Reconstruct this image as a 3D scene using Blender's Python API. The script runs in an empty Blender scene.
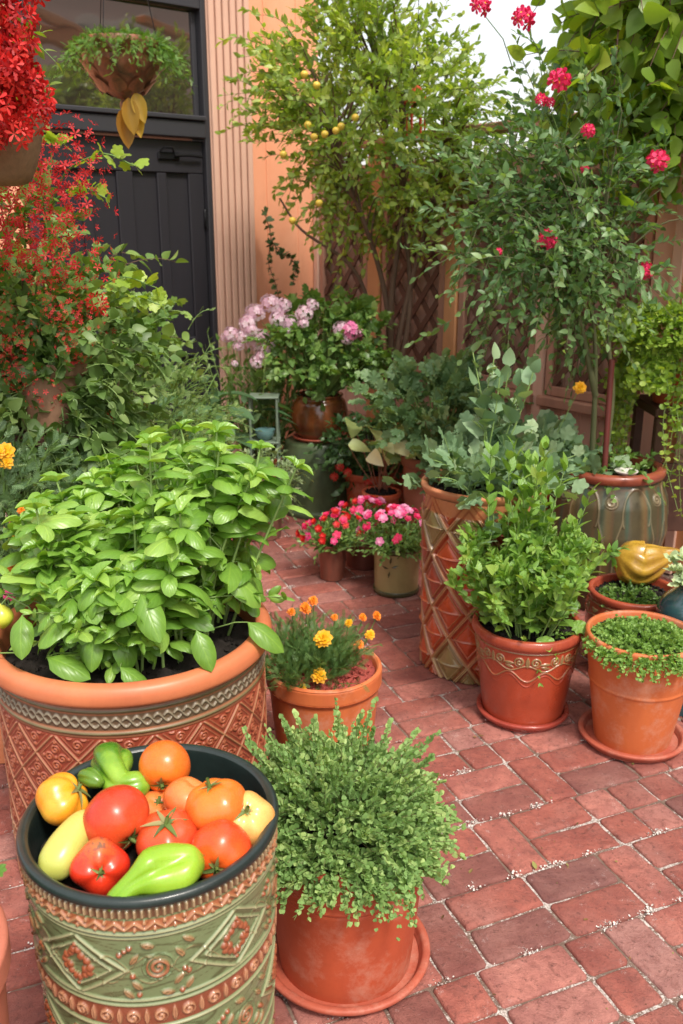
import bpy, math, random
import numpy as np
from mathutils import Vector, Matrix
PI = math.pi
rad = math.radians
SC = bpy.context.scene
COL = SC.collection

# ------------------------------------------------------------------ camera, sky, sun
cam_d = bpy.data.cameras.new('camera'); cam = bpy.data.objects.new('camera', cam_d); COL.objects.link(cam)
cam.location = (0, 0, 1.55); cam.rotation_euler = (rad(90 - 17.5), 0, 0)
cam_d.sensor_fit = 'VERTICAL'; cam_d.sensor_height = 36.0; cam_d.sensor_width = 24.0
cam_d.lens = 36.0 * 900 / 1024
cam_d.clip_start = 0.05; cam_d.clip_end = 2000
cam_d.dof.use_dof = True; cam_d.dof.focus_distance = 2.0; cam_d.dof.aperture_fstop = 5.6
SC.camera = cam
SUN_EL, SUN_AZ = rad(56), rad(152)      # azimuth clockwise from +Y: behind the camera, to the right
W = bpy.data.worlds.new('World'); SC.world = W; W.use_nodes = True
nt = W.node_tree
sky = nt.nodes.new('ShaderNodeTexSky'); sky.sky_type = 'NISHITA'; sky.sun_disc = False
sky.sun_elevation = SUN_EL; sky.sun_rotation = SUN_AZ; sky.air_density = 0.8; sky.dust_density = 5.0; sky.ozone_density = 0.6
bg = nt.nodes['Background']; bg.inputs[1].default_value = 0.10
nt.links.new(sky.outputs[0], bg.inputs[0])
veil = nt.nodes.new('ShaderNodeBackground'); veil.inputs[0].default_value = (1.0, .965, .90, 1); veil.inputs[1].default_value = 0.70   # bright thin overcast
ad = nt.nodes.new('ShaderNodeAddShader'); nt.links.new(bg.outputs[0], ad.inputs[0]); nt.links.new(veil.outputs[0], ad.inputs[1]); nt.links.new(ad.outputs[0], nt.nodes['World Output'].inputs[0])
sd = bpy.data.lights.new('sun', 'SUN'); sd.energy = 2.7; sd.angle = rad(11); sd.color = (1.0, .94, .85)
sun = bpy.data.objects.new('sun', sd); COL.objects.link(sun)
sdir = Vector((math.sin(SUN_AZ) * math.cos(SUN_EL), math.cos(SUN_AZ) * math.cos(SUN_EL), math.sin(SUN_EL)))
sun.rotation_euler = sdir.to_track_quat('Z', 'Y').to_euler(); sun.location = sdir * 20
SC.view_settings.view_transform = 'Standard'; SC.view_settings.look = 'None'
SC.view_settings.gamma = 1; SC.view_settings.use_curve_mapping = False
SC.view_settings.exposure = 0.36

# ------------------------------------------------------------------ helpers
def srgb(r, g, b):
    f = lambda c: ((c / 255 + .055) / 1.055) ** 2.4 if c / 255 > .04045 else c / 255 / 12.92
    return (f(r), f(g), f(b))

def norm(a):
    return a / np.maximum(np.linalg.norm(a, axis=-1, keepdims=True), 1e-9)

class MB:
    """collects vertices and faces for ONE mesh object"""
    def __init__(s): s.v = []; s.f = []; s.r = []; s.l = []; s.c = []; s.m = []; s.n = 0; s.hc = False
    def add(s, v, f, rnd=0.5, lc=None, col=None, mi=0):
        v = np.asarray(v, float).reshape(-1, 3); k = len(v)
        for g in (f if isinstance(f, list) and len(f) and isinstance(f[0], np.ndarray) else [np.asarray(f)]):
            if len(g): s.f.append(g.astype(np.int64) + s.n); s.m.append(np.full(len(g), mi))
        s.v.append(v); s.n += k
        s.r.append(np.broadcast_to(np.asarray(rnd, float), (k,)))
        s.l.append(np.zeros((k, 3)) if lc is None else np.asarray(lc, float))
        if col is not None: s.hc = True
        s.c.append(np.ones((k, 4)) if col is None else np.asarray(col, float))
        return s
    def mesh(s, name, mats, smooth=True, sharp=None):
        V = np.concatenate(s.v); me = bpy.data.meshes.new(name)
        me.vertices.add(len(V)); me.vertices.foreach_set('co', V.ravel())
        loops = np.concatenate([g.ravel() for g in s.f]); cnt = np.concatenate([np.full(len(g), g.shape[1]) for g in s.f])
        me.loops.add(len(loops)); me.loops.foreach_set('vertex_index', loops)
        me.polygons.add(len(cnt)); st = np.concatenate([[0], np.cumsum(cnt)[:-1]])
        me.polygons.foreach_set('loop_start', st)
        me.polygons.foreach_set('material_index', np.concatenate(s.m))
        me.polygons.foreach_set('use_smooth', np.full(len(cnt), smooth))
        a = me.attributes.new('rnd', 'FLOAT', 'POINT'); a.data.foreach_set('value', np.concatenate(s.r))
        a = me.attributes.new('lc', 'FLOAT_VECTOR', 'POINT'); a.data.foreach_set('vector', np.concatenate(s.l).ravel())
        if s.hc:
            a = me.attributes.new('paint', 'FLOAT_COLOR', 'POINT'); a.data.foreach_set('color', np.concatenate(s.c).ravel())
        for m in (mats if isinstance(mats, (list, tuple)) else [mats]): me.materials.append(m)
        me.update(calc_edges=True); me.validate()
        if sharp: me.set_sharp_from_angle(angle=rad(sharp))
        return me
    def obj(s, name, mats, parent=None, smooth=True, sharp=None, label=None, kind=None):
        o = bpy.data.objects.new(name, s.mesh(name, mats, smooth, sharp)); COL.objects.link(o)
        if parent is not None: o.parent = parent
        if label: o['label'] = label
        if kind: o['kind'] = kind
        return o

def tag(o, label, cat, group=None):
    o['label'] = label; o['category'] = cat
    if group: o['group'] = group
    return o
def thing(name, label, cat, loc=(0, 0, 0), rotz=0, group=None):
    o = bpy.data.objects.new(name, None); COL.objects.link(o); o.empty_display_size = .05
    o.location = loc; o.rotation_euler = (0, 0, rotz)
    return tag(o, label, cat, group)
def place(name, me, parent, loc, rot=(0, 0, 0), sc=1.0, label=None):
    o = bpy.data.objects.new(name, me); COL.objects.link(o); o.parent = parent
    o.location = loc; o.rotation_euler = rot; o.scale = (sc,) * 3 if isinstance(sc, (int, float)) else sc
    if label: o['label'] = label
    return o

def box(mb, x0, y0, z0, x1, y1, z1, b=0.0, rnd=.5, lc=None, mi=0, R=None, T=None, col=None):
    """box with chamfered edges"""
    c = np.array([(x0 + x1) / 2, (y0 + y1) / 2, (z0 + z1) / 2]); h = np.array([(x1 - x0) / 2, (y1 - y0) / 2, (z1 - z0) / 2])
    if b <= 0:
        v = np.array([[sx, sy, sz] for sx in (-1, 1) for sy in (-1, 1) for sz in (-1, 1)], float) * h
        f = np.array([[0, 1, 3, 2], [4, 6, 7, 5], [0, 4, 5, 1], [2, 3, 7, 6], [0, 2, 6, 4], [1, 5, 7, 3]])
    else:
        v = []; idx = {}
        for sx in (-1, 1):
            for sy in (-1, 1):
                for sz in (-1, 1):
                    for a in range(3):
                        p = np.array([sx, sy, sz], float) * (h - b); p[a] += [sx, sy, sz][a] * b
                        idx[(sx, sy, sz, a)] = len(v); v.append(p)
        v = np.array(v); q = []; t = []
        for a in range(3):
            o1, o2 = (a + 1) % 3, (a + 2) % 3
            for s_ in (-1, 1):
                k = []
                for (p, r) in ((-1, -1), (1, -1), (1, 1), (-1, 1)):
                    s3 = [0, 0, 0]; s3[a] = s_; s3[o1] = p; s3[o2] = r; k.append(idx[tuple(s3) + (a,)])
                q.append(k if s_ > 0 else k[::-1])
            for p in (-1, 1):
                for r in (-1, 1):
                    k = []
                    for (ss, ax) in ((-1, o1), (1, o1), (1, o2), (-1, o2)):
                        s3 = [0, 0, 0]; s3[a] = ss; s3[o1] = p; s3[o2] = r; k.append(idx[tuple(s3) + (ax,)])
                    q.append(k if p * r < 0 else k[::-1])
        for sx in (-1, 1):
            for sy in (-1, 1):
                for sz in (-1, 1):
                    k = [idx[(sx, sy, sz, a)] for a in range(3)]; t.append(k if sx * sy * sz > 0 else k[::-1])
        f = [np.array(q), np.array(t)]
    v = v + c
    if R is not None: v = v @ np.array(R).T
    if T is not None: v = v + np.array(T)
    mb.add(v, f, rnd, None if lc is None else np.tile(lc, (len(v), 1)), col=None if col is None else np.tile(col, (len(v), 1)), mi=mi)
    return mb

def rot2(a):
    return np.array([[math.cos(a), -math.sin(a), 0], [math.sin(a), math.cos(a), 0], [0, 0, 1.0]])

def smooth_profile(pts, n=6):
    """Catmull-Rom through (r,z) points"""
    p = np.array(pts, float); q = np.vstack([2 * p[0] - p[1], p, 2 * p[-1] - p[-2]]); out = []
    for i in range(1, len(q) - 2):
        for t in np.linspace(0, 1, n, endpoint=False):
            a, b, c, d = q[i - 1], q[i], q[i + 1], q[i + 2]
            out.append(.5 * ((2 * b) + (c - a) * t + (2 * a - 5 * b + 4 * c - d) * t * t + (3 * b - 3 * c + d - a) * t ** 3))
    out.append(p[-1]); return np.array(out)

def lathe(mb, prof, segs=96, cap0=False, cap1=False, disp=None, col=None, wob=0.0, seed=0, ecc=None, mi=0):
    """prof (n,2) r,z from outside bottom up over the rim and inside; disp(theta,r,z)->(dr,dz)"""
    prof = np.asarray(prof, float); n = len(prof)
    th = np.linspace(0, 2 * PI, segs, endpoint=False); T, Rr = np.meshgrid(th, prof[:, 0]); _, Z = np.meshgrid(th, prof[:, 1])
    if wob:
        rg = np.random.RandomState(seed)
        for k in (2, 3, 5):
            Rr = Rr * (1 + wob * rg.randn() * .6 * np.sin(k * T + rg.rand() * 6)); Z = Z + wob * .1 * rg.randn() * np.sin(k * T + rg.rand() * 6)
    C = None
    if disp is not None:
        res = disp(T, Rr, Z)
        Rr = Rr + res[0]
        if len(res) > 1: C = np.concatenate([res[1], np.ones(res[1].shape[:2] + (1,))], 2).reshape(-1, 4)
    v = np.stack([Rr * np.cos(T), Rr * np.sin(T), Z], 2).reshape(-1, 3)
    i, j = np.meshgrid(np.arange(n - 1), np.arange(segs), indexing='ij'); jj = (j + 1) % segs
    f = np.stack([i * segs + j, i * segs + jj, (i + 1) * segs + jj, (i + 1) * segs + j], 2).reshape(-1, 4)
    if cap0:
        v = np.vstack([v, [[0, 0, prof[0, 1]]]]); 
        if C is not None: C = np.vstack([C, C[:1]])
    if cap1:
        v = np.vstack([v, [[0, 0, prof[-1, 1]]]])
        if C is not None: C = np.vstack([C, C[:1]])
    fs = [f]; a = np.arange(segs); b = (a + 1) % segs
    if cap0: fs.append(np.stack([np.full(segs, n * segs), b, a], 1))
    if cap1: fs.append(np.stack([np.full(segs, n * segs + (1 if cap0 else 0)), (n - 1) * segs + a, (n - 1) * segs + b], 1))
    mb.add(v, fs, .5, None, C, mi)
    return mb

def tubes(mb, paths, r0, r1, k=5, rnd=.5, mi=0):
    """paths (n,p,3)"""
    P = np.asarray(paths, float)
    if P.ndim == 2: P = P[None]
    n, p, _ = P.shape; T = norm(np.gradient(P, axis=1))
    ref = np.array([.31, .93, .2]); A = norm(np.cross(T, ref)); B = np.cross(T, A)
    r = (np.asarray(r0, float).reshape(-1, 1) + (np.asarray(r1, float).reshape(-1, 1) - np.asarray(r0, float).reshape(-1, 1)) * np.linspace(0, 1, p)[None])
    r = np.broadcast_to(r, (n, p))[..., None, None]
    th = np.linspace(0, 2 * PI, k, endpoint=False)
    V = P[:, :, None] + r * (A[:, :, None] * np.cos(th)[None, None, :, None] + B[:, :, None] * np.sin(th)[None, None, :, None])
    i, j = np.meshgrid(np.arange(p - 1), np.arange(k), indexing='ij'); jj = (j + 1) % k
    f = np.stack([i * k + j, i * k + jj, (i + 1) * k + jj, (i + 1) * k + j], 2).reshape(-1, 4)
    f = (f[None] + (np.arange(n) * p * k)[:, None, None]).reshape(-1, 4)
    rn = np.broadcast_to(np.asarray(rnd, float).reshape(-1, 1), (n, p * k)).ravel()
    mb.add(V.reshape(-1, 3), f, rn, mi=mi)
    return mb

# ---- leaf and petal templates: (verts, faces, lc)
def T_leaf(w=.5, nl=5, nw=1, fold=.15, droop=.2, pet=.0, peak=.8, dome=0.0, wave=0.0):
    vs = []; lc = []
    for j in range(nl + 1):
        t = j / nl; ww = w / 2 * (math.sin(PI * t ** peak) ** .78 if 0 < t < 1 else 0.02)
        for i in range(-nw, nw + 1):
            x = i / nw; y = pet + t * (1 - pet)
            vs.append([x * ww, y, fold * abs(x) * ww * 2 - droop * t * t - dome * (x * x) * ww + wave * math.sin(t * 14 + i) * abs(x) * .05]); lc.append([x, t, 0])
    m = 2 * nw + 1; f = [[j * m + i, j * m + i + 1, (j + 1) * m + i + 1, (j + 1) * m + i] for j in range(nl) for i in range(m - 1)]
    return np.array(vs), [np.array(f)], np.array(lc)
def T_diamond(w=.5, fold=.12):
    return np.array([[0, 0, 0], [-w / 2, .45, fold], [0, 1, -.05], [w / 2, .45, fold]], float), [np.array([[0, 1, 2], [0, 2, 3]])], np.array([[0, 0, 0], [-1, .5, 0], [0, 1, 0], [1, .5, 0]], float)
def T_round(n=7, cup=.12, w=1.0):
    th = np.linspace(0, 2 * PI, n, endpoint=False) + .3
    v = [[0, .5, 0]] + [[.5 * w * math.sin(a), .5 - .5 * math.cos(a), cup] for a in th]
    f = [[0, 1 + i, 1 + (i + 1) % n] for i in range(n)]
    return np.array(v), [np.array(f)], np.array([[0, .5, 0]] + [[math.sin(a), .5 - .5 * math.cos(a), 0] for a in th])
def T_lobed(lobes=5, depth=.22, n=25, cup=.08, sharp=1.0):
    v = [[0, .38, 0]]; lc = [[0, .4, 0]]
    for i in range(n):
        a = -2.75 + 5.5 * i / (n - 1)
        c = abs(math.cos(lobes * a / 2 * (2.75 / 2.75) * 1.142 + (0 if lobes % 2 else PI / 2))) ** sharp
        r = .55 * (1 - depth + depth * c) * (1.12 - .10 * abs(a)) * (1 + .05 * math.sin(i * 2.9))
        v.append([r * math.sin(a), .38 + r * math.cos(a), cup * (1 - c) - .12 * abs(a) * .3]); lc.append([a / 2.75, .5 + .5 * math.cos(a), 0])
    f = [[0, 1 + i, 2 + i] for i in range(n - 1)]
    v.append([0, 0, 0]); lc.append([0, 0, 0])
    f += [[0, n, n + 1], [0, n + 1, 1]]
    return np.array(v), [np.array(f)], np.array(lc)
def T_feather(pairs=6, w=.09, span=.3, up=.1):
    v = []; f = []; lc = []
    def dia(p, d, L):
        d = np.array(d) / np.linalg.norm(d); s_ = np.array([d[1], -d[0], 0]) * w / 2; p = np.array(p); b = len(v)
        v.extend([p, p + d * L * .5 - s_ + [0, 0, up * .2], p + d * L, p + d * L * .5 + s_ + [0, 0, up * .2]]); f.append([b, b + 1, b + 2, b + 3])
        lc.extend([[0, p[1], 0]] * 4)
    for j in range(pairs):
        t = .12 + .8 * j / pairs; L = span * (math.sin(PI * (.25 + .65 * t)))
        for s_ in (-1, 1): dia([0, t, -.1 * t * t], [s_ * .8, .6, up], L)
    dia([0, 0, 0], [0, 1, 0], 1.0)
    return np.array(v), [np.array(f)], np.array(lc)
def T_flower(n=5, pw=.5, r=1.0, cup=.3, inner=.12):
    v = []; f = []; lc = []
    for k in range(n):
        a = 2 * PI * k / n; c, s_ = math.cos(a), math.sin(a)
        pts = [(0, inner * 0), (-pw * .42, .55), (-pw * .36, .88), (0, 1), (pw * .36, .88), (pw * .42, .55)]
        b = len(v)
        for x, y in pts:
            y *= r; v.append([c * y - s_ * x * r, s_ * y + c * x * r, cup * y * (1.0 if y < .8 * r else .8)]); lc.append([x, y / r, 0])
        f += [[b, b + 1, b + 5], [b + 1, b + 2, b + 5], [b + 5, b + 2, b + 4], [b + 2, b + 3, b + 4]]
    return np.array(v), [np.array(f)], np.array(lc)

def inst(mb, tpl, P, D, N, S, rnd=None, mi=0, rs=None):
    """many leaves: P position, D direction the leaf points, N upper-side normal, S size"""
    P = np.asarray(P, float).reshape(-1, 3); n = len(P)
    if n == 0: return mb
    D = norm(np.broadcast_to(np.asarray(D, float), (n, 3))); N = np.broadcast_to(np.asarray(N, float), (n, 3))
    R = norm(np.cross(D, N)); N = np.cross(R, D)
    S = np.broadcast_to(np.asarray(S, float), (n,))[:, None, None]
    v, fs, lc = tpl
    V = P[:, None] + S * (v[None, :, 0:1] * R[:, None] + v[None, :, 1:2] * D[:, None] + v[None, :, 2:3] * N[:, None])
    m = len(v); off = (np.arange(n) * m)[:, None, None]
    F = [(f[None] + off).reshape(-1, f.shape[1]) for f in fs]
    if rnd is None: rnd = (rs or np.random).rand(n)
    mb.add(V.reshape(-1, 3), F, np.repeat(np.broadcast_to(rnd, (n,)), m), np.tile(lc, (n, 1)), mi=mi)
    return mb

def rdir(rs, n):
    return norm(rs.randn(n, 3))

def twigs(rs, P, D, L, droop=.2, npt=6, wig=.08):
    P = np.asarray(P, float); n = len(P); D = norm(np.asarray(D, float)); L = np.broadcast_to(L, (n,))[:, None, None]
    t = np.linspace(0, 1, npt)[None, :, None]; side = rdir(rs, n)[:, None]
    dr = np.broadcast_to(np.asarray(droop, float), (n,))[:, None, None]
    return P[:, None] + D[:, None] * L * t + np.array([0, 0, -1.0]) * dr * L * t * t + side * wig * L * np.sin(t * 3)

def leafy(mb, rs, paths, per, tpl, size, ang=.9, t0=.15, tip=True, jit=.35, up=.6, shrink=.3, mi=0, pairs=False, lift=.15, clump=None):
    """leaves along twigs, alternate or in opposite pairs"""
    n, p, _ = paths.shape; tt = np.linspace(t0, 1, per); T = norm(np.gradient(paths, axis=1))
    cl = rs.rand(n)
    for k, t in enumerate(tt):
        x = t * (p - 1); i = min(int(x), p - 2); fr = x - i
        pos = paths[:, i] * (1 - fr) + paths[:, i + 1] * fr; tan = T[:, i]
        up0 = np.array([0, 0, 1.0]) + rs.randn(n, 3) * .01
        a = norm(np.cross(tan, up0)); b = np.cross(a, tan)
        phi = rs.rand(n) * 6.28 if not pairs else (np.full(n, k * PI / 2) + cl * 6)
        for sgn in ((0, PI) if pairs else (0,)):
            q = (phi + sgn)[:, None]
            side = a * np.cos(q) + b * np.sin(q)
            an = ang * (1.0 - .55 * (t if tip else 0)) + rs.randn(n)[:, None] * .15
            D = norm(tan * np.cos(an) + side * np.sin(an) + up0 * lift + rs.randn(n, 3) * jit * .3)
            N = norm(up0 * up + tan * (1 - up) + rs.randn(n, 3) * jit)
            s_ = size * (1 - shrink * t) * (.75 + .5 * rs.rand(n))
            r = np.clip(cl * .5 + rs.rand(n) * .5 + (t - .5) * .15, 0, 1)
            inst(mb, tpl, pos, D, N, s_, r, mi=mi)
    return mb

def ball_starts(rs, n, c, r, shell=.35, clumps=0, cs=.3, top=None):
    """points spread in an ellipsoid, gathered in clumps"""
    c = np.array(c, float); r = np.array(r, float)
    if clumps:
        cc = rdir(rs, clumps) * (shell + (1 - shell) * rs.rand(clumps, 1) ** .5)
        k = rs.randint(0, clumps, n); u = cc[k] + rs.randn(n, 3) * cs
    else: u = rdir(rs, n) * (shell + (1 - shell) * rs.rand(n, 1) ** .5)
    if top is not None: u[:, 2] = np.where(u[:, 2] < top, -u[:, 2] * .5, u[:, 2])
    return c + u * r * .85, norm(u * np.array([1, 1, 1]) + 1e-4)

def sweep(mb, path, radii, k=24, lobe=None, rnd=.5):
    """closed solid along a path; radii list; lobe(theta,t)->factor"""
    P = smooth_profile3(path, 5); n = len(P); t = np.linspace(0, 1, n)
    R = np.interp(t, np.linspace(0, 1, len(radii)), radii)
    # smooth radii
    R2 = np.interp(t, np.linspace(0, 1, len(radii)), radii); 
    for _ in range(2): R2[1:-1] = (R2[:-2] + R2[1:-1] * 2 + R2[2:]) / 4
    R = R2; T = norm(np.gradient(P, axis=0)); ref = np.array([.1, .2, .97]); A = norm(np.cross(T, ref)); B = np.cross(T, A)
    th = np.linspace(0, 2 * PI, k, endpoint=False)
    F = np.ones((n, k)) if lobe is None else np.array([[lobe(a, q) for a in th] for q in t])
    V = P[:, None] + (R[:, None] * F)[..., None] * (A[:, None] * np.cos(th)[None, :, None] + B[:, None] * np.sin(th)[None, :, None])
    lc = np.stack([np.broadcast_to(th[None] / 6.283, (n, k)), np.broadcast_to(t[:, None], (n, k)), F], 2).reshape(-1, 3)
    i, j = np.meshgrid(np.arange(n - 1), np.arange(k), indexing='ij'); jj = (j + 1) % k
    f = np.stack([i * k + j, i * k + jj, (i + 1) * k + jj, (i + 1) * k + j], 2).reshape(-1, 4)
    V = np.vstack([V.reshape(-1, 3), P[:1], P[-1:]]); lc = np.vstack([lc, [[0, 0, .8], [0, 1, .8]]])
    a = np.arange(k); b = (a + 1) % k
    mb.add(V, [f, np.stack([np.full(k, n * k), b, a], 1), np.stack([np.full(k, n * k + 1), (n - 1) * k + a, (n - 1) * k + b], 1)], rnd, lc)
    return mb
def smooth_profile3(pts, n=5):
    p = np.array(pts, float)
    if len(p) < 3: return np.array([p[0] + (p[-1] - p[0]) * t for t in np.linspace(0, 1, 12)])
    q = np.vstack([2 * p[0] - p[1], p, 2 * p[-1] - p[-2]]); out = []
    for i in range(1, len(q) - 2):
        for t in np.linspace(0, 1, n, endpoint=False):
            a, b, c, d = q[i - 1], q[i], q[i + 1], q[i + 2]
            out.append(.5 * ((2 * b) + (c - a) * t + (2 * a - 5 * b + 4 * c - d) * t * t + (3 * b - 3 * c + d - a) * t ** 3))
    out.append(p[-1]); return np.array(out)

# ------------------------------------------------------------------ materials
MC = {}
def nodes(name):
    m = bpy.data.materials.new(name); m.use_nodes = True; t = m.node_tree; b = t.nodes['Principled BSDF']
    return m, t, t.nodes, t.links, b
def noise(t, scale, detail=4, rough=.6, vec=None, dist=0):
    n = t.nodes.new('ShaderNodeTexNoise'); n.inputs['Scale'].default_value = scale; n.inputs['Detail'].default_value = detail
    n.inputs['Roughness'].default_value = rough; n.inputs['Distortion'].default_value = dist
    if vec: t.links.new(vec, n.inputs['Vector'])
    return n.outputs['Fac']
def ramp(t, fac, stops, interp='LINEAR'):
    n = t.nodes.new('ShaderNodeValToRGB'); cr = n.color_ramp; cr.interpolation = interp
    while len(cr.elements) < len(stops): cr.elements.new(.5)
    for e, (p, c) in zip(cr.elements, stops): e.position = p; e.color = (c, c, c, 1) if isinstance(c, (int, float)) else (*c, 1)
    t.links.new(fac, n.inputs['Fac']); return n.outputs['Color']
def mix(t, fac, a, b, mode='MIX'):
    n = t.nodes.new('ShaderNodeMix'); n.data_type = 'RGBA'; n.blend_type = mode; n.clamp_factor = True
    for i, x in ((0, fac), (6, a), (7, b)):
        if isinstance(x, bpy.types.NodeSocket): t.links.new(x, n.inputs[i])
        elif isinstance(x, (int, float)) and i: n.inputs[i].default_value = (x, x, x, 1)
        elif i: n.inputs[i].default_value = (*x, 1)
        else: n.inputs[i].default_value = x
    return n.outputs[2]
def math_(t, op, a, b=None, c=None):
    n = t.nodes.new('ShaderNodeMath'); n.operation = op
    for i, x in enumerate((a, b, c)):
        if x is None: continue
        if isinstance(x, bpy.types.NodeSocket): t.links.new(x, n.inputs[i])
        else: n.inputs[i].default_value = x
    return n.outputs[0]
def attr(t, name, out='Fac'):
    n = t.nodes.new('ShaderNodeAttribute'); n.attribute_name = name; return n.outputs[out]
def bump(t, h, strength, dist=.01, to=None):
    n = t.nodes.new('ShaderNodeBump'); n.inputs['Strength'].default_value = strength; n.inputs['Distance'].default_value = dist
    t.links.new(h, n.inputs['Height']); t.links.new(n.outputs[0], (to or t.nodes['Principled BSDF']).inputs['Normal']); return n
def objvec(t):
    n = t.nodes.new('ShaderNodeTexCoord'); return n.outputs['Object']

def m_leaf(name, c1, c2, c3=None, rough=.42, trans=.3, vein=0, veins=7, coat=0.0, spec=.5, ybright=1.25):
    if name in MC: return MC[name]
    m, t, N, L, b = nodes(name); r = attr(t, 'rnd')
    col = ramp(t, r, [(0, c1), (.55, c2), (1, c3 or c2)])
    nz = noise(t, 35, 3, vec=objvec(t)); col = mix(t, math_(t, 'MULTIPLY', nz, .5), col, mix(t, 1.0, col, (1.35, 1.3, 1.0), 'MULTIPLY'))
    if vein:
        s = N.new('ShaderNodeSeparateXYZ'); L.new(attr(t, 'lc', 'Vector'), s.inputs[0])
        ax = math_(t, 'ABSOLUTE', s.outputs[0])
        ph = math_(t, 'SUBTRACT', math_(t, 'MULTIPLY', s.outputs[1], veins), math_(t, 'MULTIPLY', ax, 1.7))
        sv = math_(t, 'ABSOLUTE', math_(t, 'SINE', math_(t, 'MULTIPLY', ph, PI)))
        mid = ramp(t, ax, [(0, 1.0), (.10, .0)])
        vn = math_(t, 'MAXIMUM', mid, ramp(t, sv, [(0, .75), (.22, 0.0)]))
        col = mix(t, math_(t, 'MULTIPLY', vn, .45), col, mix(t, 1.0, col, (1.7, 1.5, 1.3), 'MULTIPLY'))
        hh = math_(t, 'SUBTRACT', math_(t, 'MULTIPLY', math_(t, 'POWER', sv, .6), .6), math_(t, 'MULTIPLY', mid, .5))
        bump(t, hh, vein, .004)
    L.new(col, b.inputs['Base Color']); b.inputs['Roughness'].default_value = rough
    b.inputs['Specular IOR Level'].default_value = spec
    if coat: b.inputs['Coat Weight'].default_value = coat; b.inputs['Coat Roughness'].default_value = .3
    tr = N.new('ShaderNodeBsdfTranslucent'); L.new(mix(t, 1.0, col, (ybright * 1.25, ybright * 1.2, .45), 'MULTIPLY'), tr.inputs[0])
    mx = N.new('ShaderNodeMixShader'); mx.inputs[0].default_value = trans
    L.new(b.outputs[0], mx.inputs[1]); L.new(tr.outputs[0], mx.inputs[2]); L.new(mx.outputs[0], N['Material Output'].inputs[0])
    MC[name] = m; return m
def m_petal(name, c1, c2, c3=None, trans=.3, rough=.55):
    if name in MC: return MC[name]
    m, t, N, L, b = nodes(name); r = attr(t, 'rnd'); col = ramp(t, r, [(0, c1), (.5, c2), (1, c3 or c2)])
    L.new(col, b.inputs['Base Color']); b.inputs['Roughness'].default_value = rough
    tr = N.new('ShaderNodeBsdfTranslucent'); L.new(col, tr.inputs[0]); mx = N.new('ShaderNodeMixShader'); mx.inputs[0].default_value = trans
    L.new(b.outputs[0], mx.inputs[1]); L.new(tr.outputs[0], mx.inputs[2]); L.new(mx.outputs[0], N['Material Output'].inputs[0])
    MC[name] = m; return m
def m_clay(name, c, c2=None, rough=.62, stain=.35, scale=9, bmp=.25, coat=0.0, pale=0.0, spec=.35):
    if name in MC: return MC[name]
    m, t, N, L, b = nodes(name); ov = objvec(t)
    mp = N.new('ShaderNodeMapping'); mp.inputs['Scale'].default_value = (1, 1, .35); L.new(ov, mp.inputs[0])
    n1 = noise(t, scale, 6, .65, mp.outputs[0], .6); n2 = noise(t, scale * 9, 5, .7, ov)
    col = mix(t, ramp(t, n1, [(.32, 0.0), (.68, 1.0)]), c, c2 or tuple(x * .72 for x in c))
    col = mix(t, math_(t, 'MULTIPLY', ramp(t, n2, [(.5, 0.0), (.75, 1.0)]), stain), col, tuple(x * .45 for x in c))
    if pale:
        n3 = noise(t, scale * 1.6, 7, .75, ov); col = mix(t, math_(t, 'MULTIPLY', ramp(t, n3, [(.50, 0.0), (.68, 1.0)]), pale), col, (.62, .42, .32))
    L.new(col, b.inputs['Base Color']); L.new(ramp(t, n1, [(.2, max(rough - .14, .05)), (.8, rough + .08)]), b.inputs['Roughness'])
    b.inputs['Specular IOR Level'].default_value = spec; b.inputs['Coat Weight'].default_value = coat; b.inputs['Coat Roughness'].default_value = .12
    bump(t, n2, bmp, .003); MC[name] = m; return m
def m_paint(name, rough=.3, coat=.5, var=.35, bmp=.15, spec=.5):
    """glaze whose colours are fired onto the relief (attribute)"""
    if name in MC: return MC[name]
    m, t, N, L, b = nodes(name); ov = objvec(t); a = attr(t, 'paint', 'Color')
    n1 = noise(t, 14, 5, .65, ov, .4); n2 = noise(t, 120, 4, .7, ov)
    col = mix(t, math_(t, 'MULTIPLY', ramp(t, n1, [(.3, 0.0), (.7, 1.0)]), var), a, mix(t, 1.0, a, (.45, .42, .38), 'MULTIPLY'))
    col = mix(t, math_(t, 'MULTIPLY', ramp(t, n2, [(.52, 0.0), (.72, 1.0)]), .35), col, mix(t, 1.0, a, (.5, .45, .4), 'MULTIPLY'))
    L.new(col, b.inputs['Base Color']); L.new(ramp(t, n1, [(.2, max(rough - .1, .05)), (.8, rough + .15)]), b.inputs['Roughness'])
    b.inputs['Coat Weight'].default_value = coat; b.inputs['Coat Roughness'].default_value = .12; b.inputs['Specular IOR Level'].default_value = spec
    bump(t, n2, bmp, .002); MC[name] = m; return m
def m_plain(name, c, rough=.6, metal=0, var=.2, scale=20, bmp=.1, coat=0.0, stretch=(1, 1, 1), spec=.5):
    if name in MC: return MC[name]
    m, t, N, L, b = nodes(name); ov = objvec(t); mp = N.new('ShaderNodeMapping'); mp.inputs['Scale'].default_value = stretch; L.new(ov, mp.inputs[0])
    n1 = noise(t, scale, 6, .65, mp.outputs[0]); col = mix(t, n1, tuple(x * (1 - var) for x in c), tuple(min(1, x * (1 + var)) for x in c))
    L.new(col, b.inputs['Base Color']); b.inputs['Roughness'].default_value = rough; b.inputs['Metallic'].default_value = metal
    b.inputs['Coat Weight'].default_value = coat; b.inputs['Specular IOR Level'].default_value = spec; bump(t, n1, bmp, .004); MC[name] = m; return m

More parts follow.
